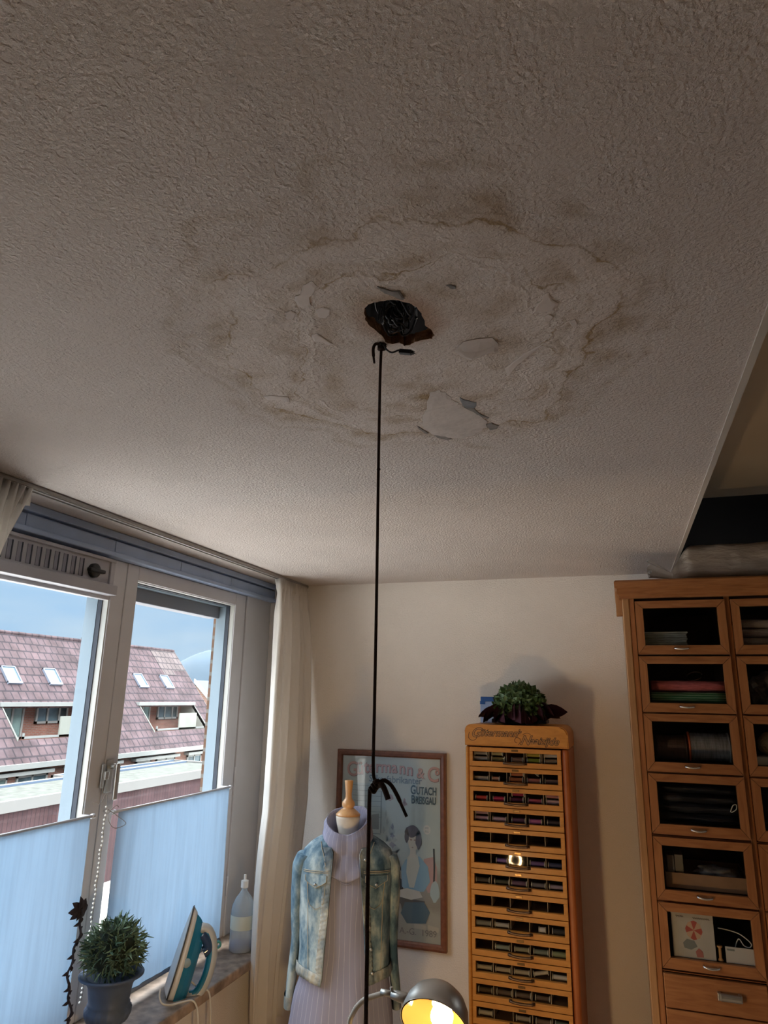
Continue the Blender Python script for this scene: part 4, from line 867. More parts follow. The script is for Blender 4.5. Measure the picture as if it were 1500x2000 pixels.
for k in range(37):
    s = k/36*(len(cow)-1); i0 = min(int(s), len(cow)-2); q = s-i0; cz, rx, ry, dr = [cow[i0][j]+(cow[i0+1][j]-cow[i0][j])*(q*q*(3-2*q)) for j in range(4)]
    row = []
    for i in range(N):
        a = 2*PI*i/N; fr = (0.5+0.5*math.cos(a))**1.5
        aa = abs(a if a < PI else a-2*PI); f_ = 1+0.17*(abs(math.sin(k*0.30-aa*1.7+0.5))-0.5)*math.exp(-(aa/1.5)**2)*min(1, max(0, k-13)/6)+0.06*noise.noise((math.sin(a)*1.7, math.cos(a)*1.7, k*0.16))
        z = cz-dr*fr*1.0+0.010*math.sin(a)*(1 if k < 20 else 0)
        vf = math.exp(-(a if a < PI else a-2*PI)**2/0.10)*(k/36)
        row.append(eP(a, rx*f_, ry*f_*(1-0.10*vf), z-0.018*vf))
    rings.append(row)
o = dobj('cowl_collar', uv_loft(rings, uscale=0.7), M_DRESS, dress); md = o.modifiers.new('thick', 'SOLIDIFY'); md.thickness = 0.0015

def denim(name, c1, c2, c3):
    m = bpy.data.materials.new(name); m.use_nodes = True; t = m.node_tree; b = t.nodes['Principled BSDF']; b.inputs['Roughness'].default_value = 0.85; b.inputs['Specular IOR Level'].default_value = 0.15
    c = nd(t, 'ShaderNodeTexCoord'); mp = nd(t, 'ShaderNodeMapping'); mp.inputs['Scale'].default_value = (1, 1, 0.6); t.links.new(c.outputs['Object'], mp.inputs[0])
    n = nd(t, 'ShaderNodeTexNoise'); n.inputs['Scale'].default_value = 13; n.inputs['Detail'].default_value = 6; n.inputs['Roughness'].default_value = 0.6; t.links.new(mp.outputs[0], n.inputs['Vector'])
    r = nd(t, 'ShaderNodeValToRGB'); t.links.new(n.outputs['Fac'], r.inputs[0]); e = r.color_ramp.elements
    e[0].position = 0.37; e[0].color = (*c1, 1); e[1].position = 0.64; e[1].color = (*c3, 1); e.new(0.5).color = (*c2, 1)
    t.links.new(r.outputs[0], b.inputs['Base Color'])
    n2 = nd(t, 'ShaderNodeTexNoise'); n2.inputs['Scale'].default_value = 60; n2.inputs['Detail'].default_value = 5; t.links.new(c.outputs['Object'], n2.inputs['Vector'])
    u = nd(t, 'ShaderNodeBump'); u.inputs['Strength'].default_value = 0.35; u.inputs['Distance'].default_value = 0.004; t.links.new(n2.outputs['Fac'], u.inputs['Height']); t.links.new(u.outputs[0], b.inputs['Normal'])
    return m
M_DEN = denim('faded_shaded_denim', (0.045, 0.095, 0.15), (0.15, 0.235, 0.30), (0.42, 0.50, 0.52))  # faded wash; its dark end also paints crease shading into the colour
M_DENL = denim('worn_denim_edge', (0.07, 0.10, 0.13), (0.20, 0.24, 0.26), (0.46, 0.47, 0.43))
M_DEND = denim('denim_inside', (0.05, 0.08, 0.11), (0.08, 0.12, 0.15), (0.11, 0.15, 0.18))
M_STITCH = mat('seam_thread', (0.40, 0.36, 0.27), 0.8)
jk = dthing('denim_jacket', 'faded blue collarless denim jacket worn open over the dress on the dress form', 'jacket', 0.72)
jsec = [(0.710, 0.205, 0.165), (0.76, 0.203, 0.165), (0.88, 0.200, 0.150), (1.00, 0.205, 0.145), (1.12, 0.212, 0.146), (1.19, 0.212, 0.136), (1.235, 0.196, 0.118), (1.265, 0.165, 0.102), (1.290, 0.128, 0.090), (1.305, 0.098, 0.084)]
def J(a, z, off=0.0):
    rx, ry = interp(jsec, z)
    f_ = 1+0.05*noise.noise((math.sin(a)*2.6, z*4.5, math.cos(a)*1.5+4))+0.018*noise.noise((math.sin(a)*9, z*13, 2))
    return eP(a, rx*f_+off, ry*f_+off, z)
def a_open(side, z):   # opening angle at height z; the x-position of the edge is set directly
    s_ = (1.27-z)/0.56
    x = (-0.056-0.034*s_) if side < 0 else (0.052+0.048*s_)
    if z > 1.235: x += side*0.034*((z-1.235)/0.07)
    rx, ry = interp(jsec, z); return math.asin(max(-0.98, min(0.98, x/rx)))
rings = []; K = 60; NJ = 120
for k in range(K+1):
    z = 0.713+(1.305-0.713)*k/K; aL = a_open(-1, z); aR = a_open(1, z)
    rings.append([J(aR+(2*PI+aL-aR)*i/NJ, z) for i in range(NJ+1)])
bm = bm_new(); loft(bm, rings, closed=False)
o = dobj('body', bm, [M_DEN, M_DEND], jk, normals=False); md = o.modifiers.new('thick', 'SOLIDIFY'); md.thickness = 0.003; md.material_offset = 0
def strip(pts_fn, n, w_a, w_b, off=0.003, mi=0):
    bm = bm_new(); A = []; B = []
    for i in range(n+1):
        p, q = pts_fn(i/n); A.append(p); B.append(q)
    loft(bm, [A, B], closed=False, mi=mi); return bm
def addthick(o, th=0.0018): md = o.modifiers.new('thick', 'SOLIDIFY'); md.thickness = th; md.offset = 0; return o
for side in (-1, 1):
    # front placket with puckered edge
    rows = []
    for j in range(5):
        rows.append([])
    for i in range(121):
        z = 0.716+(1.262-0.716)*i/120; a0 = a_open(side, z); rx, ry = interp(jsec, z); w_ = 0.028/max(0.1, ry)*0.9
        for j in range(5):
            pk = 0.0020*math.sin(i*1.5+j)+0.0012*math.sin(i*0.7)
            rows[j].append(J(a0+side*w_*j/4, z, 0.004+pk*(1 if j in (0, 4) else 0.6)))
    bm = bm_new(); loft(bm, rows, closed=False); addthick(dobj('placket', bm, M_DENL, jk, normals=False))
    bm = bm_new(); tube(bm, [J(a_open(side, z), z, 0.005) for z in [0.716+(1.262-0.716)*i/60 for i in range(61)]], 0.0022, 6); dobj('edge_piping', bm, M_DENL, jk)
    # yoke seam, two panel seams, pocket with flap
    def ang(x, z): rx, ry = interp(jsec, z); return math.asin(max(-0.99, min(0.99, x/rx)))
    bm = bm_new()
    for dz in (0.0, -0.007): tube(bm, [J(ang(side*(0.075+0.11*i/14), 1.16+dz)+0.0, 1.168+dz-0.008*i/14, 0.004) for i in range(15)], 0.0016, 5)
    for x0_, x1_, zt, zb in ((0.100, 0.112, 1.04, 0.755), (0.165, 0.150, 1.12, 0.755)):
        tube(bm, [J(ang(side*(x0_+(x1_-x0_)*i/20), zt+(zb-zt)*i/20), zt+(zb-zt)*i/20, 0.0035) for i in range(21)], 0.0013, 5)
    tube(bm, [J(ang(side*(0.085+0.030*i/14), 1.175+0.105*i/14), 1.175+0.105*i/14, 0.004) for i in range(15)], 0.0016, 5)
    dobj('seam', bm, M_STITCH if side < 0 else M_STITCH, jk)
    bm = bm_new(); P0 = [(0.082, 1.150), (0.172, 1.142), (0.172, 1.118), (0.127, 1.092), (0.082, 1.122)]
    def JP(x, z, off): return J(ang(side*x, z), z, off)
    prism(bm, P0 if side > 0 else P0[::-1], lambda u, v: JP(u, v, 0.008), lambda u, v: JP(u, v, 0.003)); fl = dobj('pocket_flap', bm, M_DEN, jk, smooth=False)
    bm = bm_new(); tube(bm, [JP(x_, z_, 0.0085) for x_, z_ in [(0.082, 1.150), (0.082, 1.123), (0.1, 1.110), (0.127, 1.093), (0.15, 1.106), (0.172, 1.119), (0.172, 1.142)]], 0.0013, 5); dobj('flap_edge', bm, M_STITCH, jk)
    bm = bm_new(); tube(bm, [JP(x_, z_, 0.0045) for x_, z_ in [(0.088, 1.12), (0.092, 1.04), (0.102, 1.015), (0.128, 1.0), (0.150, 1.016), (0.160, 1.04), (0.166, 1.115)]], 0.0013, 5); dobj('pocket_outline', bm, M_STITCH, jk)
    bm = bm_new(); p = JP(0.127, 1.108, 0.011); lathe(bm, [(0.0, 0.002), (0.006, 0.0015), (0.0065, 0.0), (0.006, -0.002)], p, 14, mat=Matrix.Rotation(R(90), 4, 'X')); dobj('button', bm, M_STEEL, jk)
    for zb in ((1.215, 1.115, 1.02, 0.93, 0.84, 0.745) if side > 0 else ()):
        bm = bm_new(); a0 = a_open(side, zb); p = J(a0+side*0.12, zb, 0.010); lathe(bm, [(0.0, 0.002), (0.0065, 0.0015), (0.007, 0.0), (0.0065, -0.002)], p, 14, mat=Matrix.Rotation(R(90), 4, 'X')); dobj('button', bm, M_STEEL, jk)
    # waistband
    rows = [[], [], [], []]
    for i in range(61):
        for j in range(4):
            z = 0.708+0.045*j/3; a0 = a_open(side, max(z, 0.713)); a = a0+side*(1.45)*i/60
            rows[j].append(J(a, max(z, 0.711), 0.005+0.0015*math.sin(i*1.3+j)))
            rows[j][-1].z = z-0.020*math.exp(-((a-a0)/0.25)**2)*0.6
    bm = bm_new(); loft(bm, rows, closed=False); addthick(dobj('waistband', bm, M_DENL, jk, normals=False))
    # sleeve: empty, hanging straight behind the side of the body
    rings = []
    sl = [(1.215, 0.178, 0.000, 0.050, 0.062), (1.17, 0.205, 0.008, 0.040, 0.064), (1.10, 0.212, 0.016, 0.034, 0.062), (0.98, 0.214, 0.026, 0.028, 0.058), (0.85, 0.214, 0.034, 0.025, 0.054), (0.72, 0.220, 0.040, 0.022, 0.050), (0.54, 0.236, 0.050, 0.020, 0.047)]
    for k in range(40):
        z = 1.215-(1.215-0.54)*k/39; s = sorted(sl, key=lambda q: q[0]); cx, cy, ra, rb = interp(s, z)
        rings.append([(side*(cx+ra*(1+0.25*noise.noise((math.cos(t_)*1.5, z*9, side)))*math.cos(t_)), cy+rb*(1+0.15*noise.noise((math.sin(t_)*1.5, z*8, side+3)))*math.sin(t_), z) for t_ in [2*PI*i/28 for i in range(28)]])
    bm = bm_new(); loft(bm, rings, True, cap0=True); slv = dobj('sleeve', bm, M_DEN, jk)
    bm = bm_new(); loft(bm, [[(side*(0.234+ (0.0235)*math.cos(t_)), 0.049+0.0495*math.sin(t_), z) for t_ in [2*PI*i/28 for i in range(28)]] for z in (0.532, 0.536, 0.58, 0.584)], True); obj_ = dobj('cuff', bm, M_DENL, slv)

# ------------------------------------------------------------------ desk lamp (stands on the floor, neck rises into the picture)
lp = thing('gooseneck_lamp', 'lit gooseneck lamp with silver dome shade in front of the dress form', 'lamp', (-0.60, 1.66, 0))
M_CREAMT = mat('gooseneck_cream', (0.62, 0.58, 0.50), 0.4)
S0 = Vector((-0.424, 1.643, 1.203)); dax = Vector((-0.013, -0.829, -0.551)).normalized()
rot = dax.to_track_quat('-Z', 'Y').to_matrix().to_4x4()
bm = bm_new(); prof = [(0.002, 0.052), (0.020, 0.050), (0.040, 0.042), (0.056, 0.028), (0.066, 0.010), (0.070, -0.010), (0.0715, -0.026), (0.073, -0.028)]
lathe(bm, prof, S0, 40, mat=rot)
o = obj('shade', bm, None and M_STEEL or bpy.data.materials.get('brushed_steel'), lp, smooth=True); md = o.modifiers.new('thick', 'SOLIDIFY'); md.thickness = -0.0012
bm = bm_new(); lathe(bm, [(r_-0.0022, z-0.0005) for r_, z in prof[1:-1]], S0, 40, mat=rot); obj('shade_lining', bm, mat('lining_gold', (0.045, 0.024, 0.005), 0.8, spec=0.1), lp, smooth=True)
bm = bm_new(); bmesh.ops.create_uvsphere(bm, u_segments=20, v_segments=12, radius=0.024, matrix=Matrix.Translation(S0+dax*0.008+Vector((0.014, 0, 0)))); obj('bulb', bm, emis('bulb_glow', (1.0, 0.64, 0.27), 300.0), lp, smooth=True)
bm = bm_new(); lathe(bm, [(0.014, -0.012), (0.014, 0.02), (0.010, 0.022)], S0-dax*0.028, 16, mat=rot, cap0=True, cap1=True); obj('socket', bm, M_CREAMT, lp)
bm = bm_new(); A0 = Vector((-0.496, 1.638, 1.221)); tube(bm, [A0+Vector((0.02, 0, -0.002)), A0, A0+Vector((-0.028, 0.0, 0.003))], [0.0105, 0.0115, 0.0085], 16); tube(bm, [A0+Vector((-0.020, 0, 0.003)), A0+Vector((-0.052, 0.0, 0.004))], 0.0068, 14)
tube(bm, [A0+Vector((-0.025, 0, 0.000)), A0+Vector((-0.027, -0.004, 0.018))], 0.0035, 8); obj('joint', bm, M_STEEL, lp)
bm = bm_new(); NP = spline([A0+Vector((-0.046, 0, 0.002)), (-0.565, 1.64, 1.214), (-0.590, 1.64, 1.202), (-0.612, 1.64, 1.176), (-0.622, 1.642, 1.135), (-0.622, 1.665, 0.98)], 14)
tube(bm, NP, [0.0052+0.0007*(i % 2) for i in range(len(NP))], 12); obj('gooseneck', bm, M_CREAMT, lp, smooth=True)
bm = bm_new(); tube(bm, [(-0.622, 1.665, 0.99), (-0.622, 1.665, 0.02)], 0.009, 14); obj('pole', bm, M_CREAMT, lp)
bm = bm_new(); lathe(bm, [(0.065, 0.002), (0.065, 0.03), (0.02, 0.04)], (-0.622, 1.665, 0), 36, cap0=True, cap1=True); obj('base', bm, M_STEEL, lp)

# ------------------------------------------------------------------ things on the window sill
SZ = 0.731
# urn with bushy plant
UC = Vector((-1.722, 2.240, SZ))
urn = thing('urn_planter', 'dark blue-grey fluted urn holding a bushy plant on the window sill', 'planter', UC)
M_URN = mat('urn_blue_grey', (0.07, 0.10, 0.17), 0.55, noise_s=14, noise_a=0.15)
bm = bm_new(); rings = []
for k, (r_, z) in enumerate([(0.040, 0.0), (0.046, 0.004), (0.044, 0.012), (0.030, 0.020), (0.027, 0.030), (0.040, 0.038), (0.064, 0.052), (0.073, 0.070), (0.074, 0.085), (0.066, 0.094), (0.070, 0.098), (0.066, 0.104), (0.069, 0.125), (0.073, 0.150), (0.082, 0.165), (0.098, 0.174), (0.106, 0.178), (0.107, 0.182), (0.102, 0.186), (0.080, 0.178), (0.070, 0.160)]):
    fl_ = 0.05 if 0.04 < z < 0.09 else 0.0
    rings.append([UC+Vector((r_*(1+fl_*abs(math.sin(12*a)))*math.cos(a), r_*(1+fl_*abs(math.sin(12*a)))*math.sin(a), z*1.05)) for a in [2*PI*i/72 for i in range(72)]])
loft(bm, rings, True, True, True); obj('urn', bm, M_URN, urn, smooth=True)
def leaf(bm, base, d, up, L, W, curl=0.3, mi=0, nseg=4):
    d = d.normalized(); s = d.cross(up).normalized(); n_ = s.cross(d).normalized(); prev = None
    for k in range(nseg+1):
        t_ = k/nseg; w_ = W*math.sin(PI*(0.12+0.86*t_))*0.5 if t_ < 1 else 0.0005; c_ = base+d*L*t_*(1-curl*0.25*t_)-n_*(L*curl*t_*t_)*0.5
        a = bm.verts.new(c_+s*w_+n_*w_*0.25); m_ = bm.verts.new(c_); b_ = bm.verts.new(c_-s*w_+n_*w_*0.25)
        if prev:
            for q in ((prev[0], prev[1], m_, a), (prev[1], prev[2], b_, m_)):
                f = bm.faces.new(q); f.material_index = mi; f.smooth = True
        prev = (a, m_, b_)
rn = random.Random(11)
def rdir(zmin=-1):
    while True:
        v = Vector((rn.uniform(-1, 1), rn.uniform(-1, 1), rn.uniform(zmin, 1)))
        if 0.2 < v.length < 1: return v.normalized()
bm = bm_new(); PC = UC+Vector((0.0, 0.0, 0.262))
bmesh.ops.create_icosphere(bm, subdivisions=3, radius=1.0, matrix=Matrix.Translation(PC) @ Matrix.Diagonal((0.08, 0.08, 0.075, 1)))
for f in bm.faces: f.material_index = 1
for k in range(620):
    v = rdir(-0.45); rr_ = rn.uniform(0.6, 1.0)
    st = PC+Vector((v.x*0.086*rr_, v.y*0.092*rr_, v.z*0.082*rr_)); d = (v+rdir()*0.7).normalized()
    for j in range(3): leaf(bm, st+d*0.008*j, (d+rdir()*0.75), rdir(), rn.uniform(0.020, 0.036), 0.0055, rn.uniform(-0.6, 0.9), rn.choice((0, 0, 2)), 3)
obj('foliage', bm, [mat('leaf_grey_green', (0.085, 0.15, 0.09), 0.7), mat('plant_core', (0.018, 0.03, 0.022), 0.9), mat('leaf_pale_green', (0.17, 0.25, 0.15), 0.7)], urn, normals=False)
# dark butterfly-like twig ornament behind the plant + curled dark strand
orn = thing('dried_twig', 'dark curly dried twig leaning against the mullion beside the urn', 'twig', (-1.84, 2.15, SZ))
bm = bm_new()
TP = [(-1.812+0.006*math.sin(k*1.3), 2.150+0.03*math.sin(k*0.35)*0.5, SZ+0.002+0.4*k/26) for k in range(27)]
tube(bm, spline(TP, 2), 0.004, 6)
for k in range(26):
    p = Vector(TP[k]); leaf(bm, p, Vector((0.3, math.sin(k*2.1), -0.5)), Vector((1, 0, 0)), 0.024, 0.014, 1.2)
for k in range(9):
    p = Vector((-1.81, 2.150, 1.13)); leaf(bm, p, Vector((0.2*math.sin(k), math.cos(k*0.8), math.sin(k*0.8))), Vector((1, 0, 0.1)), 0.045, 0.026, 0.5)
obj('twig', bm, mat('dried_twig_brown', (0.035, 0.03, 0.045), 0.8), orn, normals=False, smooth=True)

# steam iron standing on its heel
IC = Vector((-1.725, 2.590, SZ)); IZ = R(-50)
iron = thing('steam_iron', 'teal and white steam iron standing upright on its heel on the window sill', 'iron', IC, IZ)
MI = Matrix.Translation(IC) @ Matrix.Rotation(IZ, 4, 'Z') @ Matrix.Translation((0, -0.012, 0.004)) @ Matrix.Rotation(R(-15), 4, 'X') @ Matrix.Scale(1.10, 4)
def iobj(name, bm, m, parent=iron, smooth=None):
    bmesh.ops.transform(bm, matrix=MI, verts=bm.verts); return obj(name, bm, m, parent, smooth=smooth)
def sole_outline(sc=1.0, L=0.275, W=0.058, n=15):
    R_ = []
    for i in range(n+1):
        t_ = i/n; R_.append((W*sc*(1-t_**2.3)**0.85*(0.88+0.12*min(1, t_*5)), 0.004+(L-0.004)*t_ if True else 0))
    return R_
def shell(bm, secs_, mi=0):
    """secs_: list of (y, width scale, z0, z1)"""
    rings = []
    for y, sc, z0, z1 in secs_:
        o_ = sole_outline(); pts = [(w_*sc, z0+(z1-z0)*(z/0.275)) for w_, z in o_] + [(-w_*sc, z0+(z1-z0)*(z/0.275)) for w_, z in o_[::-1][1:]]
        rings.append([(x, y, z) for x, z in pts])
    loft(bm, rings, True, True, True, mi)
bm = bm_new(); shell(bm, [(0.0, 0.97, 0.002, 0.285), (0.004, 1.0, 0.0, 0.288)]); iobj('soleplate', bm, mat('soleplate_dark', (0.06, 0.06, 0.065), 0.35, 0.5))
bm = bm_new(); shell(bm, [(-0.0015, 0.90, 0.006, 0.277), (0.0002, 0.92, 0.005, 0.28)]); iobj('soleplate_face', bm, mat('ceramic_face', (0.50, 0.48, 0.47), 0.4))
bm = bm_new(); shell(bm, [(0.004, 0.98, 0.002, 0.284), (0.022, 0.94, 0.002, 0.268), (0.026, 0.86, 0.004, 0.255)]); iobj('skirt', bm, mat('iron_white', (0.66, 0.66, 0.66), 0.35))
M_TEAL = mat('iron_teal', (0.008, 0.17, 0.32), 0.25, coat=0.5)
bm = bm_new(); shell(bm, [(0.024, 0.90, 0.0, 0.262), (0.042, 0.82, 0.0, 0.250), (0.058, 0.66, -0.002, 0.232), (0.068, 0.48, 0.0, 0.215), (0.072, 0.30, 0.01, 0.20)]); iobj('body', bm, M_TEAL, smooth=False)
HP = spline([(0, 0.050, 0.222), (0, 0.075, 0.222), (0, 0.100, 0.198), (0, 0.118, 0.160), (0, 0.126, 0.110), (0, 0.124, 0.060), (0, 0.108, 0.022), (0, 0.070, 0.008)], 6)
bm = bm_new(); tube(bm, HP, [0.017, 0.0175, 0.018]+[0.0165]*(len(HP)-8)+[0.017]*5, 14); iobj('handle', bm, mat('iron_handle_grey', (0.45, 0.47, 0.48), 0.35), smooth=True)
bm = bm_new(); tube(bm, [p+Vector((0, -0.007, 0)) for p in HP[4:-3]], 0.0155, 14); iobj('handle_grip', bm, M_TEAL, smooth=True)
bm = bm_new(); tube(bm, spline([(0, 0.060, 0.205), (0, 0.085, 0.190), (0, 0.098, 0.165), (0, 0.085, 0.150)], 5), 0.0195, 12); iobj('water_tank', bm, mat('tank_dark_blue', (0.02, 0.05, 0.12), 0.15, coat=0.5), smooth=True)
bm = bm_new(); lathe(bm, [(0.006, -0.008), (0.012, -0.008), (0.013, 0), (0.012, 0.008), (0.006, 0.008), (0.006, -0.008)], (0, 0.128, 0.182), 20, mat=Matrix.Rotation(R(90), 4, 'Y')); box(bm, (-0.006, 0.105, 0.170), (0.006, 0.122, 0.185), 0.003); iobj('spray_nozzle', bm, mat('iron_green', (0.02, 0.24, 0.25), 0.3), smooth=False)
bm = bm_new(); box(bm, (-0.03, 0.02, -0.004), (0.03, 0.100, 0.012), 0.006, seg=3); iobj('heel', bm, M_TEAL)
bm = bm_new(); lathe(bm, [(0.0, 0.058), (0.018, 0.058), (0.020, 0.0)], (0, 0.030, 0.120), 20, mat=Matrix.Rotation(R(90), 4, 'Y') @ Matrix.Scale(0.8, 4)); iobj('dial', bm, mat('dial_grey', (0.30, 0.40, 0.45), 0.35))
bm = bm_new()
tube(bm, spline([(-1.700, 2.500, 0.790), (-1.690, 2.485, 0.772), (-1.675, 2.485, 0.752), (-1.655, 2.51, 0.742), (-1.635, 2.545, 0.741), (-1.605, 2.58, 0.737), (-1.590, 2.595, 0.69), (-1.585, 2.60, 0.60), (-1.582, 2.60, 0.45)], 8), 0.0034, 8)
tube(bm, spline([(-1.672, 2.660, 0.768), (-1.655, 2.670, 0.752), (-1.625, 2.680, 0.742), (-1.603, 2.69, 0.72), (-1.595, 2.70, 0.62), (-1.593, 2.70, 0.45)], 8), 0.0034, 8)
obj('power_cord', bm, mat('cord_white', (0.62, 0.60, 0.57), 0.5), iron, smooth=True)
# clear bottle
BC = Vector((-1.725, 3.135, SZ))
bt = thing('plastic_bottle', 'clear plastic bottle with blue base standing by the white curtain on the sill', 'bottle', BC)
def clear(name, tint, dens, rough=0.08):
    m = bpy.data.materials.new(name); m.use_nodes = True; t = m.node_tree; t.nodes.clear(); o_ = nd(t, 'ShaderNodeOutputMaterial'); a = nd(t, 'ShaderNodeMixShader'); tr = nd(t, 'ShaderNodeBsdfTransparent'); p = nd(t, 'ShaderNodeBsdfPrincipled')
    tr.inputs[0].default_value = (*tint, 1); p.inputs['Base Color'].default_value = (*tint, 1); p.inputs['Roughness'].default_value = rough; a.inputs[0].default_value = dens
    t.links.new(tr.outputs[0], a.inputs[1]); t.links.new(p.outputs[0], a.inputs[2]); t.links.new(a.outputs[0], o_.inputs[0]); return m
bm = bm_new(); lathe(bm, [(0.050, 0.0), (0.054, 0.004), (0.054, 0.16), (0.050, 0.185), (0.036, 0.215), (0.018, 0.238), (0.013, 0.246), (0.013, 0.262)], BC, 28); obj('body', bm, clear('bottle_plastic', (0.72, 0.80, 0.86), 0.45), bt, smooth=True)
bm = bm_new(); lathe(bm, [(0.0, 0.003), (0.0515, 0.003), (0.0515, 0.030), (0.0, 0.030)], BC, 28); obj('blue_liquid', bm, mat('blue_liquid', (0.05, 0.16, 0.42), 0.2), bt)
bm = bm_new(); lathe(bm, [(0.0545, 0.09), (0.0548, 0.092), (0.0548, 0.145), (0.0545, 0.147)], BC, 28); obj('label', bm, mat('bottle_label', (0.62, 0.66, 0.58), 0.6), bt, smooth=True)
bm = bm_new(); lathe(bm, [(0.016, 0.255), (0.017, 0.257), (0.017, 0.285), (0.006, 0.289), (0.006, 0.31), (0.0, 0.311)], BC, 20); obj('cap', bm, M_WHITE, bt, smooth=False)
# ------------------------------------------------------------------ thread cabinet
GX0, GX1, GYF, GYB, GTOP = -0.705, -0.243, 3.270, 3.612, 1.738
DX0, DX1 = -0.684, -0.277
NDR = 14; PITCH = 0.0842; DTOP = 1.6385
tcab = thing('thread_cabinet', 'tall honey-coloured wooden thread cabinet with glass-fronted drawers against the back wall', 'cabinet', (-0.474, 3.44, 0))
bm = bm_new()
box(bm, (GX0, GYF-0.002, 0.0), (DX0-0.002, GYB, 1.644), 0.012, seg=3); 
box(bm, (DX0-0.004, GYF+0.26, 0.10), (DX1+0.004, GYB, 1.644)); box(bm, (DX0-0.004, GYF+0.002, 0.0), (DX1+0.004, GYB, DTOP-NDR*PITCH-0.003))
obj('body', bm, M_OAK, tcab)
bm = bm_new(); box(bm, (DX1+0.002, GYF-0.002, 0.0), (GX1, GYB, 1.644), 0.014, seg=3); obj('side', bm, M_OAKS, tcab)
bm = bm_new()   # rounded top with header board
prof_ = [(GX0, 1.645), (GX0, GTOP-0.028)] + [(GX0+0.028-0.028*math.cos(a), GTOP-0.028+0.028*math.sin(a)) for a in [PI/2*i/8 for i in range(1, 9)]] + [(GX1-0.040+0.040*math.sin(a), GTOP-0.040+0.040*math.cos(a)) for a in [PI/2*i/8 for i in range(0, 9)]] + [(GX1, 1.645)]
prof_ = [((u-0.001 if u < -0.47 else u+0.001), v) for u, v in prof_]
prism(bm, prof_, lambda u, v: (u, GYF-0.004, v), lambda u, v: (u, GYB, v))
es = [e_ for e_ in bm.edges if all(abs(v.co.y-(GYF-0.004)) < 1e-5 for v in e_.verts)]; bmesh.ops.bevel(bm, geom=es, offset=0.006, segments=3, affect='EDGES')
obj('header', bm, M_OAK, tcab, smooth=False)
def ctext(txt, x, z, size, m, parent, shear=0.35, xs=1.0, bold=0.0, rot=0.0, y=GYF-0.0045, name='lettering', ext=0.0002, sp=1.0):
    M4 = Matrix.Translation((x, y, z)) @ Matrix.Rotation(R(90), 4, 'X') @ Matrix.Rotation(rot, 4, 'Z')
    return obj(name, text_bm(txt, size, M4, bold=bold, xs=xs, ext=ext, shear=shear, spacing=sp), m, parent)
M_LETD = mat('lettering_dark', (0.06, 0.028, 0.012), 0.6); M_LETF = mat('lettering_fill', (0.42, 0.19, 0.05), 0.5)
for (tx, x, z, sz, xs) in (('G', -0.679, 1.683, 0.058, 1.0), ('ütermann', -0.640, 1.689, 0.044, 1.02), ("'s", -0.464, 1.700, 0.028, 0.9), ('N', -0.455, 1.657, 0.056, 1.0), ('aaizijde', -0.412, 1.660, 0.043, 1.0)):
    ctext(tx, x, z, sz, M_LETD, tcab, 0.45, xs, 0.0022, name='letter_outline'); ctext(tx, x, z, sz, M_LETF, tcab, 0.45, xs, 0.0001, y=GYF-0.0049, name='lettering')
bm = bm_new()  # swashes of the two capitals
for P_ in ([(-0.684, 1.703), (-0.688, 1.680), (-0.675, 1.668), (-0.655, 1.672), (-0.648, 1.690)], [(-0.468, 1.662), (-0.478, 1.672), (-0.470, 1.686), (-0.455, 1.682), (-0.452, 1.668), (-0.462, 1.655)], [(-0.440, 1.700), (-0.420, 1.707), (-0.405, 1.700)]):
    tube(bm, spline([(x_, GYF-0.0048, z_) for x_, z_ in P_], 6), 0.0011, 6)
obj('swash', bm, M_LETD, tcab)
M_HOLD = mat('label_holder_brass', (0.20, 0.12, 0.05), 0.3, 0.9); M_DIV = mat('divider_plastic', (0.62, 0.50, 0.36), 0.4)
M_DRIN = mat('drawer_inside', (0.16, 0.075, 0.03), 0.8)
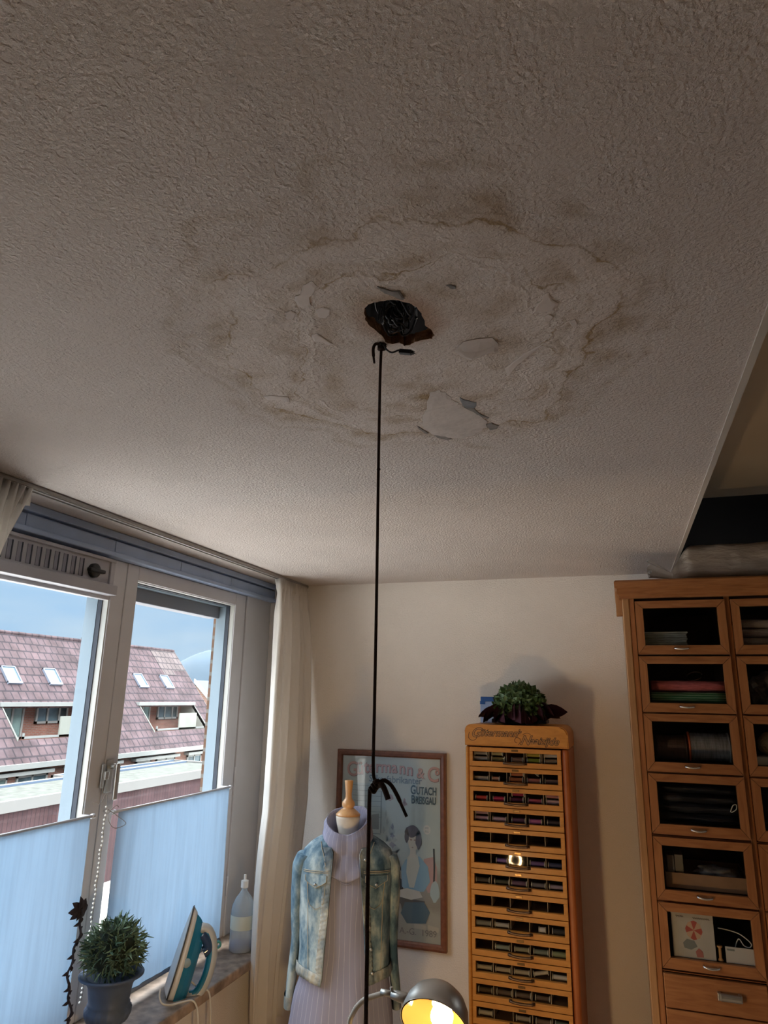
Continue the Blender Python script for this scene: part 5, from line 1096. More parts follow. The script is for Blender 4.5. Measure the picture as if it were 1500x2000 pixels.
def make_drawer(zt):
    """glass-fronted drawer; front face at GYF-0.006"""
    z1 = zt; z0 = zt-PITCH+0.003
    bm = bm_new()
    frame_z = (z0, z1); yf = GYF-0.008; yb = GYF+0.012
    wx0, wx1, wz0, wz1 = DX0+0.0145, DX1-0.017, z0+0.0215, z1-0.0185
    for lo, hi in (((DX0, yf, z0), (DX1, yb, wz0)), ((DX0, yf, wz1), (DX1, yb, z1)), ((DX0, yf, wz0), (wx0, yb, wz1)), ((wx1, yf, wz0), (DX1, yb, wz1))): box(bm, lo, hi, 0.0012, seg=2)
    box(bm, (DX0+0.006, yb, z0+0.015), (DX1-0.006, GYF+0.235, z0+0.0185), mi=1); box(bm, (DX0+0.006, GYF+0.13, z0+0.0185), (DX1-0.006, GYF+0.134, z1-0.012), mi=1)
    box(bm, (DX0+0.003, yb, z0+0.015), (DX0+0.006, GYF+0.235, z1-0.012), mi=1); box(bm, (DX1-0.006, yb, z0+0.015), (DX1-0.003, GYF+0.235, z1-0.012), mi=1)
    d = obj('drawer', bm, [M_OAK, M_DRIN], tcab)
    bm = bm_new(); box(bm, (wx0-0.002, GYF+0.002, wz0-0.002), (wx1+0.002, GYF+0.0035, wz1+0.002)); obj('glass', bm, M_CGLASS, d)
    for k in range(1, 5):
        xk = DX0+0.006+(DX1-DX0-0.012)*k/5; bm = bm_new(); box(bm, (xk-0.0009, GYF+0.013, z0+0.0187), (xk+0.0009, GYF+0.13, z1-0.014)); obj('divider', bm, M_DIV, d)
    bm = bm_new(); xc = (DX0+DX1)/2+0.002
    HPn = [(xc-0.047, yf-0.001, z0+0.018), (xc-0.042, yf-0.009, z0+0.0175), (xc-0.025, yf-0.011, z0+0.016), (xc, yf-0.012, z0+0.0150), (xc+0.025, yf-0.011, z0+0.016), (xc+0.042, yf-0.009, z0+0.0175), (xc+0.047, yf-0.001, z0+0.018)]
    tube(bm, spline(HPn, 4), [0.0062]*4+[0.0050]*16+[0.0062]*5, 8); box(bm, (xc-0.054, yf-0.002, z0+0.012), (xc-0.040, yf+0.001, z0+0.024), 0.0008); box(bm, (xc+0.040, yf-0.002, z0+0.012), (xc+0.054, yf+0.001, z0+0.024), 0.0008)
    obj('handle', bm, M_BRONZE, d, smooth=True)
    bm = bm_new(); box(bm, (xc-0.015, yf-0.002, z1-0.0135), (xc+0.015, yf+0.0005, z1-0.0045), 0.001); obj('label_holder', bm, M_HOLD, d)
for k in range(NDR): make_drawer(DTOP-k*PITCH)
M_FL = mat('spool_plastic', (0.72, 0.68, 0.58), 0.4)
SPC = {}
def thread_mat(c_):
    if c_ not in SPC: SPC[c_] = mat('thread_%d' % len(SPC), c_, 0.6, bump=0.4, bump_s=300, stretch=(4, 0.3, 0.3), bdist=0.002)
    return SPC[c_]
ORD = ['top', 'second', 'third', 'fourth', 'fifth', 'sixth', 'seventh', 'eighth', 'ninth', 'tenth', 'eleventh', 'twelfth', 'thirteenth', 'fourteenth']
CPN = ['first', 'second', 'middle', 'fourth', 'last']
# row, compartment, offset, level, colour word, colour, length, thread radius factor, tilt
SP = [
(0,0,0,0,'white',(.62,.60,.56),.064,1,0),(0,0,0,1,'greyish',(.36,.33,.31),.060,1,0),(0,1,0,0,'olive brown',(.33,.26,.09),.060,1,0),(0,1,-.004,1,'khaki',(.40,.34,.16),.050,1,0),(0,2,.008,0,'brown',(.36,.18,.10),.052,1.25,0),(0,3,0,1,'mustard yellow',(.46,.36,.05),.064,1,0),(0,3,.002,0,'lime green',(.34,.42,.05),.060,1,0),(0,4,0,1,'off-white',(.56,.50,.46),.064,1,0),(0,4,.002,0,'tan',(.40,.27,.15),.064,1,0),
(1,0,0,0,'cream',(.62,.55,.45),.066,1,0),(1,1,-.012,0,'copper',(.50,.24,.14),.036,1.1,0),(1,2,.004,1,'rust orange',(.50,.17,.07),.060,1,0),(1,2,0,0,'orange',(.66,.20,.06),.062,1,0),(1,3,0,0,'salmon',(.58,.20,.15),.060,1,0),(1,3,.02,1,'pale',(.60,.54,.46),.030,.8,.9),(1,4,0,0,'cocoa brown',(.26,.16,.14),.062,1,0),
(2,0,0,0,'red',(.62,.07,.06),.054,1.2,0),(2,1,0,0,'crimson',(.50,.02,.09),.054,1.2,0),(2,2,.006,1,'burgundy',(.36,.02,.08),.056,1,0),(2,2,0,0,'plum',(.16,.02,.06),.060,1,0),(2,3,.002,0,'raspberry',(.50,.09,.14),.062,1,0),(2,4,-.002,1,'rose pink',(.54,.24,.26),.058,1,0),(2,4,.003,0,'pale pink',(.66,.42,.42),.066,1,0),
(3,0,0,1,'mauve',(.46,.30,.40),.060,1,0),(3,0,0,0,'lilac',(.52,.34,.48),.062,1,0),(3,1,0,0,'dusty pink',(.54,.36,.46),.062,1.1,0),(3,2,.006,0,'dark purple',(.15,.06,.12),.060,1.2,0),(3,3,0,0,'orchid',(.48,.14,.36),.056,1.2,0),(3,4,0,0,'black',(.06,.04,.05),.056,1.35,0),
(5,1,.006,0,'violet',(.24,.15,.42),.050,1.1,0),(5,3,.002,0,'purple',(.16,.09,.26),.064,1.1,0),(5,4,0,0,'navy blue',(.05,.06,.14),.064,1.2,0),
(6,0,0,0,'charcoal',(.10,.09,.09),.060,1.2,0),(6,1,.004,0,'dark green',(.07,.08,.06),.064,1,0),(6,2,0,0,'aubergine',(.15,.08,.14),.066,1.25,0),(6,3,.003,0,'slate grey',(.16,.15,.17),.060,1.1,0),(6,4,0,0,'lavender grey',(.34,.28,.38),.062,1,0),
(8,0,0,0,'steel grey',(.32,.33,.34),.064,1.2,0),(8,1,0,0,'silver',(.58,.59,.60),.062,1,0),(8,3,.012,0,'white',(.72,.70,.68),.030,1.2,0),(8,4,.004,0,'black',(.035,.035,.04),.060,1.3,0),
(9,1,0,0,'pale teal',(.30,.38,.37),.062,1,0),(9,2,.003,0,'sage',(.36,.36,.26),.062,1,0),(9,3,.003,0,'grey green',(.22,.26,.22),.062,1.1,0),(9,4,.002,0,'moss green',(.26,.30,.16),.066,1.2,0),
(10,0,0,0,'ecru',(.56,.50,.38),.064,1,0),(10,1,0,0,'beige',(.54,.46,.34),.064,1,0),(10,2,0,0,'sand',(.48,.42,.30),.064,1,0),(10,3,0,0,'ivory',(.60,.54,.42),.062,.9,.22),(10,4,0,0,'white',(.64,.60,.52),.066,1,0),
(11,0,.002,0,'dark brown',(.12,.08,.05),.060,1.1,0),(11,1,.003,0,'bark brown',(.14,.09,.06),.064,1.1,0),(11,2,.003,0,'umber',(.15,.10,.07),.064,1.1,0),(11,3,.003,0,'walnut brown',(.12,.08,.06),.060,1,0),
(12,0,.002,0,'cream',(.60,.56,.46),.058,1,0),(12,2,0,0,'taupe',(.34,.29,.22),.058,1,0),(12,3,.003,0,'coffee brown',(.16,.10,.06),.062,1.1,0),(12,4,0,0,'bottle green',(.10,.13,.10),.058,1.2,0),
(13,0,0,0,'grey',(.34,.32,.28),.060,1,0),(13,1,0,0,'brown',(.22,.14,.09),.060,1,0),(13,3,0,0,'beige',(.5,.43,.32),.060,1,0)]
for (row, cp_, off, lvl, cname, colr, ln, rf, tilt) in SP:
    cw = (DX1-DX0-0.012)/5; xc = DX0+0.006+cw*(cp_+0.5)+off; ln = min(ln, 0.066)
    if abs(off)+ln/2 > cw/2-0.0035: xc = DX0+0.006+cw*(cp_+0.5)+math.copysign(cw/2-0.0035-ln/2, off)
    zf = DTOP-row*PITCH-PITCH+0.003+0.0187; rf_ = 0.0122; rt = min(0.0085*rf, 0.0112)
    zc = zf+rf_+0.0003+lvl*0.0235+abs(math.sin(tilt))*ln*0.5; yc = GYF+0.030+lvl*0.006
    where = ' lying on top' if lvl else ''
    sp_ = thing('thread_spool', '%s thread spool%s in the %s drawer, %s compartment, thread cabinet' % (cname, where, ORD[row], CPN[cp_]), 'thread spool', (xc, yc, zc), group='thread spools in the cabinet drawers')
    sp_.rotation_euler = (0, -tilt, 0)
    key = ('m', round(ln, 3), round(rt, 4), colr)
    bm = bm_new(); lathe(bm, [(rt*0.92, -ln/2+0.003), (rt, -ln/2+0.006), (rt, ln/2-0.006), (rt*0.92, ln/2-0.003)], (0, 0, 0), 16, mat=Matrix.Rotation(R(90), 4, 'Y'), cap0=True, cap1=True); obj('thread', bm, thread_mat(colr), sp_, smooth=True, world=False)
    for sd in (-1, 1):
        if 'flange' not in KIDS:
            bm = bm_new(); lathe(bm, [(0.0, -0.0018), (0.0110, -0.0018), (rf_, -0.0006), (rf_, 0.0006), (0.0110, 0.0018), (0.004, 0.0018), (0.0035, 0.0008), (0, 0.0008)], (0, 0, 0), 16, mat=Matrix.Rotation(R(90), 4, 'Y')); KIDS['flange'] = obj('flange', bm, M_FL, sp_, smooth=True, world=False); f_ = KIDS['flange']
        else:
            f_ = KIDS['flange'].copy(); COL.objects.link(f_); f_.parent = sp_
        f_.location = (sd*(ln/2-0.0015), 0, 0)
# small LED ring lamp facing the cabinets, just below the picture; its dots mirror in the drawer glass
rl = thing('ring_lamp', 'small ring lamp of warm bulbs whose dotted circle mirrors in the thread cabinet drawer', 'lamp', (-0.735, 1.62, 0))
RC = Vector((-0.735, 1.635, 0.845)); RLr = 0.036
bm = bm_new(); lathe(bm, [(0.024, 0.0), (0.024, 0.006), (0.046, 0.006), (0.046, 0.022), (0.049, 0.022), (0.049, -0.010), (0.024, -0.010), (0.024, 0.0)], RC, 32, mat=Matrix.Rotation(R(-90), 4, 'X')); obj('ring_housing', bm, M_BLACK, rl)
bm = bm_new()
for k in range(16):
    a = 2*PI*k/16; bmesh.ops.create_uvsphere(bm, u_segments=8, v_segments=6, radius=0.0023, matrix=Matrix.Translation(RC+Vector((RLr*math.cos(a), 0.0085, RLr*math.sin(a)))))
obj('bulb', bm, emis('led_glow', (1.0, 0.66, 0.31), 4600.0), rl)
bm = bm_new(); tube(bm, [RC+Vector((0, -0.002, -0.047)), RC+Vector((0, -0.002, -0.82))], 0.006, 10); lathe(bm, [(0.045, 0.002), (0.045, 0.03), (0.01, 0.036)], (RC.x, RC.y-0.002, 0), 28, cap0=True, cap1=True); obj('stand', bm, M_BLACK, rl)

# arrangement on top of the thread cabinet
TT = GTOP
ar = thing('flower_arrangement', 'dome of green leaves over a ring of dark purple leaves on the thread cabinet', 'flower arrangement', (-0.470, 3.44, TT))
AC = Vector((-0.472, 3.44, TT)); rn = random.Random(5)
bm = bm_new(); GCn = AC+Vector((0, 0, 0.062))
bmesh.ops.create_icosphere(bm, subdivisions=3, radius=1.0, matrix=Matrix.Translation(GCn) @ Matrix.Diagonal((0.118, 0.118, 0.118, 1)))
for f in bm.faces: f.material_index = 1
for k in range(230):
    i = k+0.5; ph = math.acos(1-1.12*i/230); th = PI*(1+5**0.5)*i; v = Vector((math.sin(ph)*math.cos(th), math.sin(ph)*math.sin(th), math.cos(ph)))
    st = GCn+v*0.112; t1 = v.cross(rdir()).normalized()
    t2 = v.cross(t1)
    for j in range(4): leaf(bm, st-v*0.006, (v*0.85+(t1*(1, -1, 0, 0)[j]+t2*(0, 0, 1, -1)[j]+rdir()*0.35)), v, rn.uniform(0.030, 0.044), 0.024, rn.uniform(-0.5, 0.7), rn.choice((0, 0, 2)), 4)
for v in bm.verts: v.co.z = max(v.co.z, TT+0.005)
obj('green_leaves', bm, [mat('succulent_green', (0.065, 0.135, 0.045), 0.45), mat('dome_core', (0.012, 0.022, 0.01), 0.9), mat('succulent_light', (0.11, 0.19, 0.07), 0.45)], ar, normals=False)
bm = bm_new()
for k in range(34):
    a = 2*PI*k/34+rn.uniform(-0.1, 0.1); d = Vector((math.cos(a), math.sin(a), rn.uniform(0.05, 0.45))); el_ = 0.55 if math.sin(a) > 0 else 1.0
    fr_ = math.sin(a) < -0.25; d.z = rn.uniform(-0.55, -0.15) if fr_ else rn.uniform(0.05, 0.5); leaf(bm, AC+Vector((0.085*math.cos(a), 0.085*math.sin(a)*0.9, (0.062 if fr_ else 0.030)+rn.uniform(0, 0.030))), d, Vector((-math.sin(a)*0.9*math.copysign(1, math.cos(a)), math.cos(a)*0.9*math.copysign(1, math.cos(a)), 0.7))+rdir()*0.35, rn.uniform(0.125, 0.160)*el_, rn.uniform(0.060, 0.080), rn.uniform(0.5, 1.0), 0, 6)
for v in bm.verts: v.co.y = min(v.co.y, 3.605); v.co.z = max(v.co.z, TT+0.005)
obj('purple_leaves', bm, mat('purple_leaf', (0.055, 0.018, 0.030), 0.4), ar, normals=False)
bm = bm_new(); leaf(bm, Vector((-0.430, 3.325, TT+0.040)), Vector((-0.1, -0.5, -0.9)), Vector((0, -1, 0.3)), 0.036, 0.040, 0.3, 0, 6); o = obj('pink_leaf', bm, mat('pink_leaf', (0.42, 0.20, 0.23), 0.5), ar, normals=False); o['label'] = 'small pale pink heart-shaped leaf'
bm = bm_new(); box(bm, (-0.600, 3.38, TT+0.006), (-0.345, 3.50, TT+0.024), 0.004); obj('tray', bm, M_BLACK, ar)
# blue and white box beside the arrangement
bb = thing('blue_box', 'small blue and white box standing behind the left side of the leaf arrangement', 'box', (-0.640, 3.545, TT))
BM1, BM2, BM3 = mat('box_blue', (0.02, 0.11, 0.36), 0.5), mat('box_pale', (0.36, 0.46, 0.68), 0.5), mat('box_mid', (0.06, 0.16, 0.50), 0.5)
bm = bm_new(); box(bm, (-0.680, 3.52, TT), (-0.610, 3.57, TT+0.102), 0.002); obj('body', bm, BM2, bb)
bm = bm_new(); box(bm, (-0.678, 3.519, TT+0.102), (-0.612, 3.571, TT+0.125), 0.002); box(bm, (-0.681, 3.5185, TT+0.088), (-0.655, 3.5195, TT+0.104)); obj('lid', bm, BM1, bb)
bm = bm_new()
for (a, c_) in ((-0.66, 0.010), (-0.675, 0.028), (-0.645, 0.028), (-0.66, 0.046), (-0.640, 0.064)): box(bm, (a, 3.5185, TT+c_), (a+0.014, 3.5195, TT+c_+0.014))
obj('printed_square', bm, BM3, bb)

# ------------------------------------------------------------------ shop cabinet on the right
CX0, CYF, CYB, CTOP = 0.022, 3.000, 3.600, 2.268
CXs = [0.070, 0.426, 0.782]; CW = 0.334; CR = 1.165
RZ = [2.250, 2.028, 1.808, 1.587, 1.363, 1.141]
sc_ = thing('shop_cabinet', 'large reddish-brown wooden shop cabinet with rows of glass-fronted flap doors', 'cabinet', (0.6, 3.3, 0))
bm = bm_new(); box(bm, (CX0, CYF+0.002, 0), (CX0+0.026, CYB, CTOP), 0.003); obj('side', bm, M_TEAKL, sc_)
bm = bm_new(); box(bm, (CR, CYF+0.002, 0), (CR+0.026, CYB, CTOP), 0.003); obj('side', bm, M_TEAKL, sc_)
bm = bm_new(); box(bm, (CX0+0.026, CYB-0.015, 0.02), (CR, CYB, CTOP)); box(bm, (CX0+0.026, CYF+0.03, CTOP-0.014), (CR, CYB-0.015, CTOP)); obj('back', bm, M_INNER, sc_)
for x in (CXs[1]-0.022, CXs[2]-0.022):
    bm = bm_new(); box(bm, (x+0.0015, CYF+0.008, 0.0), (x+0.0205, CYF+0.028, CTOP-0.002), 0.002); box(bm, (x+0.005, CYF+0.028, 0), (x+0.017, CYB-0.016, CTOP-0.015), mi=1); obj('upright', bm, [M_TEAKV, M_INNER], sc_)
bm = bm_new(); box(bm, (CX0+0.026, CYF+0.006, 0), (CXs[0]-0.002, CYF+0.028, CTOP-0.002), 0.002); obj('upright', bm, M_TEAKV, sc_)
bm = bm_new(); box(bm, (CXs[2]+CW+0.002, CYF+0.006, 0), (CR, CYF+0.028, CTOP-0.002), 0.002); obj('upright', bm, M_TEAKV, sc_)
bm = bm_new()  # cornice with stepped moulding
pr = [(0.0, 2.262), (-0.010, 2.264), (-0.012, 2.276), (-0.018, 2.280), (-0.018, 2.302), (-0.026, 2.306), (-0.028, 2.330), (-0.022, 2.337), (0.0, 2.337)]
prism(bm, pr, lambda u, v: (CX0+u, CYF+u, v) if True else None, lambda u, v: (CR+0.03, CYF+u, v))
prism(bm, pr, lambda u, v: (CX0+u, CYF+u, v), lambda u, v: (CX0+u, CYB, v))
box(bm, (CX0, CYF, 2.268), (CR+0.028, CYB, 2.336)); obj('cornice', bm, M_TEAK, sc_, smooth=False)
bm = bm_new(); box(bm, (CX0-0.026, CYF+0.04, 2.198), (CX0-0.001, CYF+0.075, 2.300), 0.002); obj('bracket', bm, M_TEAKL, sc_)
for k, z in enumerate(RZ + [0.912]):
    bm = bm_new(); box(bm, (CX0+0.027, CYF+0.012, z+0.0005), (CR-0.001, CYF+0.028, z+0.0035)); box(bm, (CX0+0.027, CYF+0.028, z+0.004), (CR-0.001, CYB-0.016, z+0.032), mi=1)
    if k: obj('shelf', bm, [M_TEAK, M_INNER], sc_)
    else: bm.free()
def flap(x0, z1, z0, parent):
    bm = bm_new(); x1 = x0+CW; yf, yb = CYF-0.008, CYF+0.012
    # four mitred rails
    bw, bt_ = 0.029, 0.036
    ox = [(x0, z0), (x1, z0), (x1, z1), (x0, z1)]; ix = [(x0+bw, z0+bt_), (x1-bw, z0+bt_), (x1-bw, z1-bw), (x0+bw, z1-bw)]
    for i in range(4):
        j = (i+1) % 4; P_ = [ox[i], ox[j], ix[j], ix[i]]; cxm = sum(p[0] for p in P_)/4; czm = sum(p[1] for p in P_)/4
        P2 = [(cxm+(p[0]-cxm)*0.9975, czm+(p[1]-czm)*0.985) for p in P_]
        prism(bm, P2, lambda u, v: (u, yf, v), lambda u, v: (u, yb, v), mi=i % 2)
    box(bm, (x0+0.0006, yf+0.001, z0+0.0006), (x0+bw-0.001, yb-0.0005, z1-0.0006), mi=1) if False else None
    d = obj('door', bm, [M_TEAK, M_TEAKV], parent)
    bm = bm_new(); box(bm, (x0+bw-0.003, CYF, z0+bt_-0.003), (x1-bw+0.003, CYF+0.003, z1-bw+0.003)); obj('glass', bm, M_CGLASS, d)
    bm = bm_new(); xc = (x0+x1)/2-0.005; tube(bm, spline([(xc-0.026, yf-0.001, z0+0.024), (xc-0.022, yf-0.012, z0+0.022), (xc, yf-0.017, z0+0.020), (xc+0.022, yf-0.012, z0+0.022), (xc+0.026, yf-0.001, z0+0.024)], 4), 0.0042, 8); obj('handle', bm, M_CHROME, d, smooth=True)
    return d
for x0 in CXs:
    for i, z in enumerate(RZ):
        flap(x0, z, z-0.2145, sc_)
def plain_drawer(x0, x1, z0, z1):
    bm = bm_new(); box(bm, (x0, CYF-0.008, z0), (x1, CYF+0.012, z1), 0.003); box(bm, (x0+0.012, CYF+0.012, z0+0.01), (x1-0.012, CYF+0.4, z1-0.012), mi=1); d = obj('drawer', bm, [M_TEAK, M_INNER], sc_)
    bm = bm_new(); xc = x0+0.212; zc = (z0+z1)/2+0.008
    for sx_ in (-0.036, 0.030): box(bm, (xc+sx_-0.004, CYF-0.028, zc-0.012), (xc+sx_+0.008, CYF-0.008, zc+0.012), 0.002)
    rings = [[(xc-0.030+0.062*q, CYF-0.026-0.010*math.sin(a), zc+0.013*math.cos(a)) for a in [2*PI*i/12 for i in range(12)]] for q in (0, 1)]
    loft(bm, rings, True, True, True); obj('handle', bm, M_STEEL, d, smooth=False)
for x0 in CXs:
    plain_drawer(x0, x0+CW, 0.804, 0.9105); plain_drawer(x0, x0+CW, 0.690, 0.800)
bm = bm_new(); box(bm, (CX0+0.027, CYF, 0.0), (CR-0.001, CYF+0.02, 0.686), 0.003); obj('base_panel', bm, M_TEAK, sc_)

# contents of the shop cabinet
def item(name, label, cat, bm, m, group=None, smooth=None):
    o = obj(name, bm, m, smooth=smooth); return tag(o, label, cat, group)
def soft(bm, lo, hi, amp=0.004, seed=0, bev=0.35, div=5, stripes=0):
    """soft folded-cloth block"""
    cx, cy, cz = [(lo[i]+hi[i])/2 for i in range(3)]; hx_, hy, hz = [(hi[i]-lo[i])/2 for i in range(3)]
    r = bmesh.ops.create_cube(bm, size=2.0); bmesh.ops.subdivide_edges(bm, edges=list(set(e for v in r['verts'] for e in v.link_edges)), cuts=div, use_grid_fill=True)
    for v in bm.verts:
        if v.tag: continue
        p = v.co.copy(); q = Vector([math.copysign(abs(c)**1.0, c) for c in p])
        rr_ = max(abs(p.y), abs(p.z)); l = math.hypot(p.y, p.z)
        if l > 0.001: q.y = p.y*(1-bev+bev*rr_/l*1.0); q.z = p.z*(1-bev+bev*rr_/l)
        n1 = noise.noise(Vector((p.x*2+seed, p.y*2, p.z*2)))*amp
        v.co = Vector((cx+q.x*hx_, cy+q.y*hy, cz+q.z*hz+n1*(0 if q.z < -0.9 else 1))); v.tag = True
    for v in bm.verts: v.co = Vector([min(hi[i]-0.0012, max(lo[i]+0.0012, v.co[i])) for i in range(3)])
    return bm
def fl(i): return RZ[i]-0.2145+0.0345
YI = CYF+0.05
bm = bm_new(); 
for k in range(6): box(bm, (0.100+0.002*(k % 2), YI, fl(0)+0.0006+0.009*k), (0.262-0.002*(k % 3), YI+0.22, fl(0)+0.009*k+0.0082), 0.001)
box(bm, (0.098, YI-0.002, fl(0)+0.054), (0.264, YI+0.222, fl(0)+0.060), 0.001); item('paper_stack', 'grey-green stack of papers in the top left flap compartment of the shop cabinet', 'papers', bm, mat('paper_greygreen', (0.30, 0.32, 0.29), 0.7, noise_s=40, noise_a=0.1))
for k in range(3):
    bm = soft(bm_new(), (0.462, YI, fl(0)+0.036*k), (0.735, YI+0.3, fl(0)+0.036*k+0.0355), 0.006, k); item('folded_towel', 'white folded towel, %s of the pile in the upper second column' % ('bottom', 'middle', 'top')[k], 'towel', bm, bpy.data.materials.get('towel_white') or mat('towel_white', (0.52, 0.47, 0.46), 0.95, bump=0.5, bump_s=300), 'white towels behind glass', True)
bm = soft(bm_new(), (0.110, YI, fl(1)+0.047), (0.385, YI+0.3, fl(1)+0.090), 0.006, 3); item('folded_fabric', 'pink checked folded fabric lying on the green striped one behind glass', 'fabric', bm, mat('pink_fabric', (0.55, 0.14, 0.15), 0.95, noise_s=60, noise_a=0.25, stretch=(0.6, 1, 4)), 'folded fabrics behind glass', True)
M_GREEN = bpy.data.materials.new('green_striped'); M_GREEN.use_nodes = True; t = M_GREEN.node_tree; b = t.nodes['Principled BSDF']; b.inputs['Roughness'].default_value = 0.95
c = nd(t, 'ShaderNodeTexCoord'); wv = nd(t, 'ShaderNodeTexWave', wave_type='BANDS', bands_direction='Z'); wv.inputs['Scale'].default_value = 34; wv.inputs['Distortion'].default_value = 0.8; t.links.new(c.outputs['Object'], wv.inputs[0]); r = nd(t, 'ShaderNodeValToRGB'); t.links.new(wv.outputs['Fac'], r.inputs[0]); r.color_ramp.elements[0].position = 0.4; r.color_ramp.elements[0].color = (0.05, 0.20, 0.08, 1); r.color_ramp.elements[1].position = 0.8; r.color_ramp.elements[1].color = (0.24, 0.42, 0.24, 1); t.links.new(r.outputs[0], b.inputs['Base Color'])
bm = soft(bm_new(), (0.108, YI, fl(1)), (0.388, YI+0.3, fl(1)+0.045), 0.006, 5); item('folded_fabric', 'green striped folded fabric under the pink one behind glass', 'fabric', bm, M_GREEN, 'folded fabrics behind glass', True)
bm = bm_new(); tube(bm, [(0.282+0.030*math.cos(a), YI+0.10+0.03*math.sin(a), fl(1)+0.110+0.018*math.sin(a+0.4)) for a in [2*PI*i/40*0.9 for i in range(41)]], 0.0016, 6); tube(bm, [(0.275, YI+0.12, fl(1)+0.099), (0.275, YI+0.10, fl(1)+0.0905)], 0.0016, 6); item('wire_loop', 'loop of pale wire lying above the pink fabric', 'wire', bm, M_CHROME, smooth=True)
def crumple(bm, c_, s_, seed, sub=3, amp=0.45):
    bmesh.ops.create_icosphere(bm, subdivisions=sub, radius=1.0)
    for v in bm.verts:
        if v.tag: continue
        n1 = 1+amp*noise.noise(v.co*1.8+Vector((seed, 0, 0)))+amp*0.5*noise.noise(v.co*4.5+Vector((seed, 3, 0)))
        v.co = Vector((c_[0]+v.co.x*n1*s_[0], c_[1]+v.co.y*n1*s_[1], max(c_[2]-s_[2]*0.98, c_[2]+v.co.z*n1*s_[2]))); v.tag = True
    return bm
M_BAG = clear('clear_bag', (0.55, 0.55, 0.56), 0.75, 0.3)
bm = crumple(bm_new(), (0.545, YI+0.09, fl(1)+0.062), (0.07, 0.06, 0.060), 1); item('plastic_bag', 'crumpled clear plastic bag with white stuff behind the second glass flap', 'bag', bm, mat('bag_grey', (0.30, 0.29, 0.29), 0.5, noise_s=18, noise_a=0.8))
# large reels in the third row
def reel(name, label, x0, x1, yc, zfloor, r_, m, fm=None, frs=None):
    o_ = thing(name, label, 'reel', ((x0+x1)/2, yc, zfloor+r_))
    rm = Matrix.Rotation(R(90), 4, 'Y'); L_ = x1-x0
    bm = bm_new(); lathe(bm, [(0.0, -L_/2+0.006), (r_*0.93, -L_/2+0.006), (r_*0.93, L_/2-0.006), (0, L_/2-0.006)], (0, 0, 0), 28, mat=rm); obj('winding', bm, m, o_, smooth=False, world=False)
    for sd, mm_ in ((-1, fm), (1, None)):
        bm = bm_new(); lathe(bm, [(0.0, -0.003), (r_, -0.003), (r_, 0.003), (0, 0.003)], (sd*(L_/2-0.003), 0, 0), 28, mat=rm); obj('flange', bm, mm_ or m, o_, world=False)
    return o_
reel('ribbon_reel', 'grey ribbon reel with an orange end disc behind the third glass flap', 0.232, 0.382, YI+0.075, fl(2), 0.056, mat('ribbon_grey', (0.26, 0.26, 0.27), 0.6, noise_s=20, noise_a=0.35, stretch=(8, 1, 1)), mat('orange_disc', (0.70, 0.14, 0.05), 0.5))
reel('ribbon_reel', 'dark brown ribbon reel to the left of the grey one behind the third glass flap', 0.110, 0.226, YI+0.075, fl(2), 0.050, mat('ribbon_brown', (0.10, 0.065, 0.06), 0.7, noise_s=20, noise_a=0.3, stretch=(8, 1, 1)))
bm = crumple(bm_new(), (0.525, YI+0.06, fl(2)+0.075), (0.045, 0.045, 0.045), 4, 3, 0.1)
for v in bm.verts: v.co.z = max(v.co.z, fl(2)+0.031)
item('yarn_ball', 'cream ball of yarn on a white box behind the second column third flap', 'yarn', bm, mat('yarn_cream', (0.50, 0.42, 0.28), 0.95, bump=0.5, bump_s=120), smooth=True)
bm = bm_new(); box(bm, (0.462, YI, fl(2)), (0.600, YI+0.15, fl(2)+0.030), 0.003); item('flat_box', 'flat white box under the cream yarn ball behind glass', 'box', bm, M_WHITE)
M_NAVY = mat('navy_cloth_in_plastic', (0.018, 0.022, 0.035), 0.25, bump=0.7, bump_s=25, stretch=(0.4, 1, 3), bdist=0.02, spec=0.9)
for k in range(4):
    bm = soft(bm_new(), (0.104, YI, fl(3)+0.0355*k), (0.388, YI+0.32, fl(3)+0.0355*k+0.035), 0.008, k+8, div=8); item('folded_garment', 'dark navy garment wrapped in plastic behind the fourth flap, %s of the pile' % ('bottom', 'second from below', 'third from below', 'top')[k], 'garment', bm, M_NAVY, 'dark garments in plastic', True)
bm = bm_new(); tube(bm, spline([(0.352, YI-0.006, fl(3)+0.052), (0.362, YI-0.010, fl(3)+0.075), (0.374, YI-0.008, fl(3)+0.078), (0.372, YI-0.010, fl(3)+0.062), (0.355, YI-0.006, fl(3)+0.050)], 5), 0.0017, 6); item('cord_loop', 'small white cord loop at the right of the dark garments', 'cord', bm, M_WHITE, smooth=True)
for k in range(3):
    bm = soft(bm_new(), (0.460, YI, fl(3)+0.044*k), (0.735, YI+0.3, fl(3)+0.044*k+0.0432), 0.008, k+20); item('folded_garment', 'black garment behind the second column fourth flap, %s of its pile' % ('bottom', 'middle', 'top')[k], 'garment', bm, M_NAVY, 'dark garments in plastic', True)
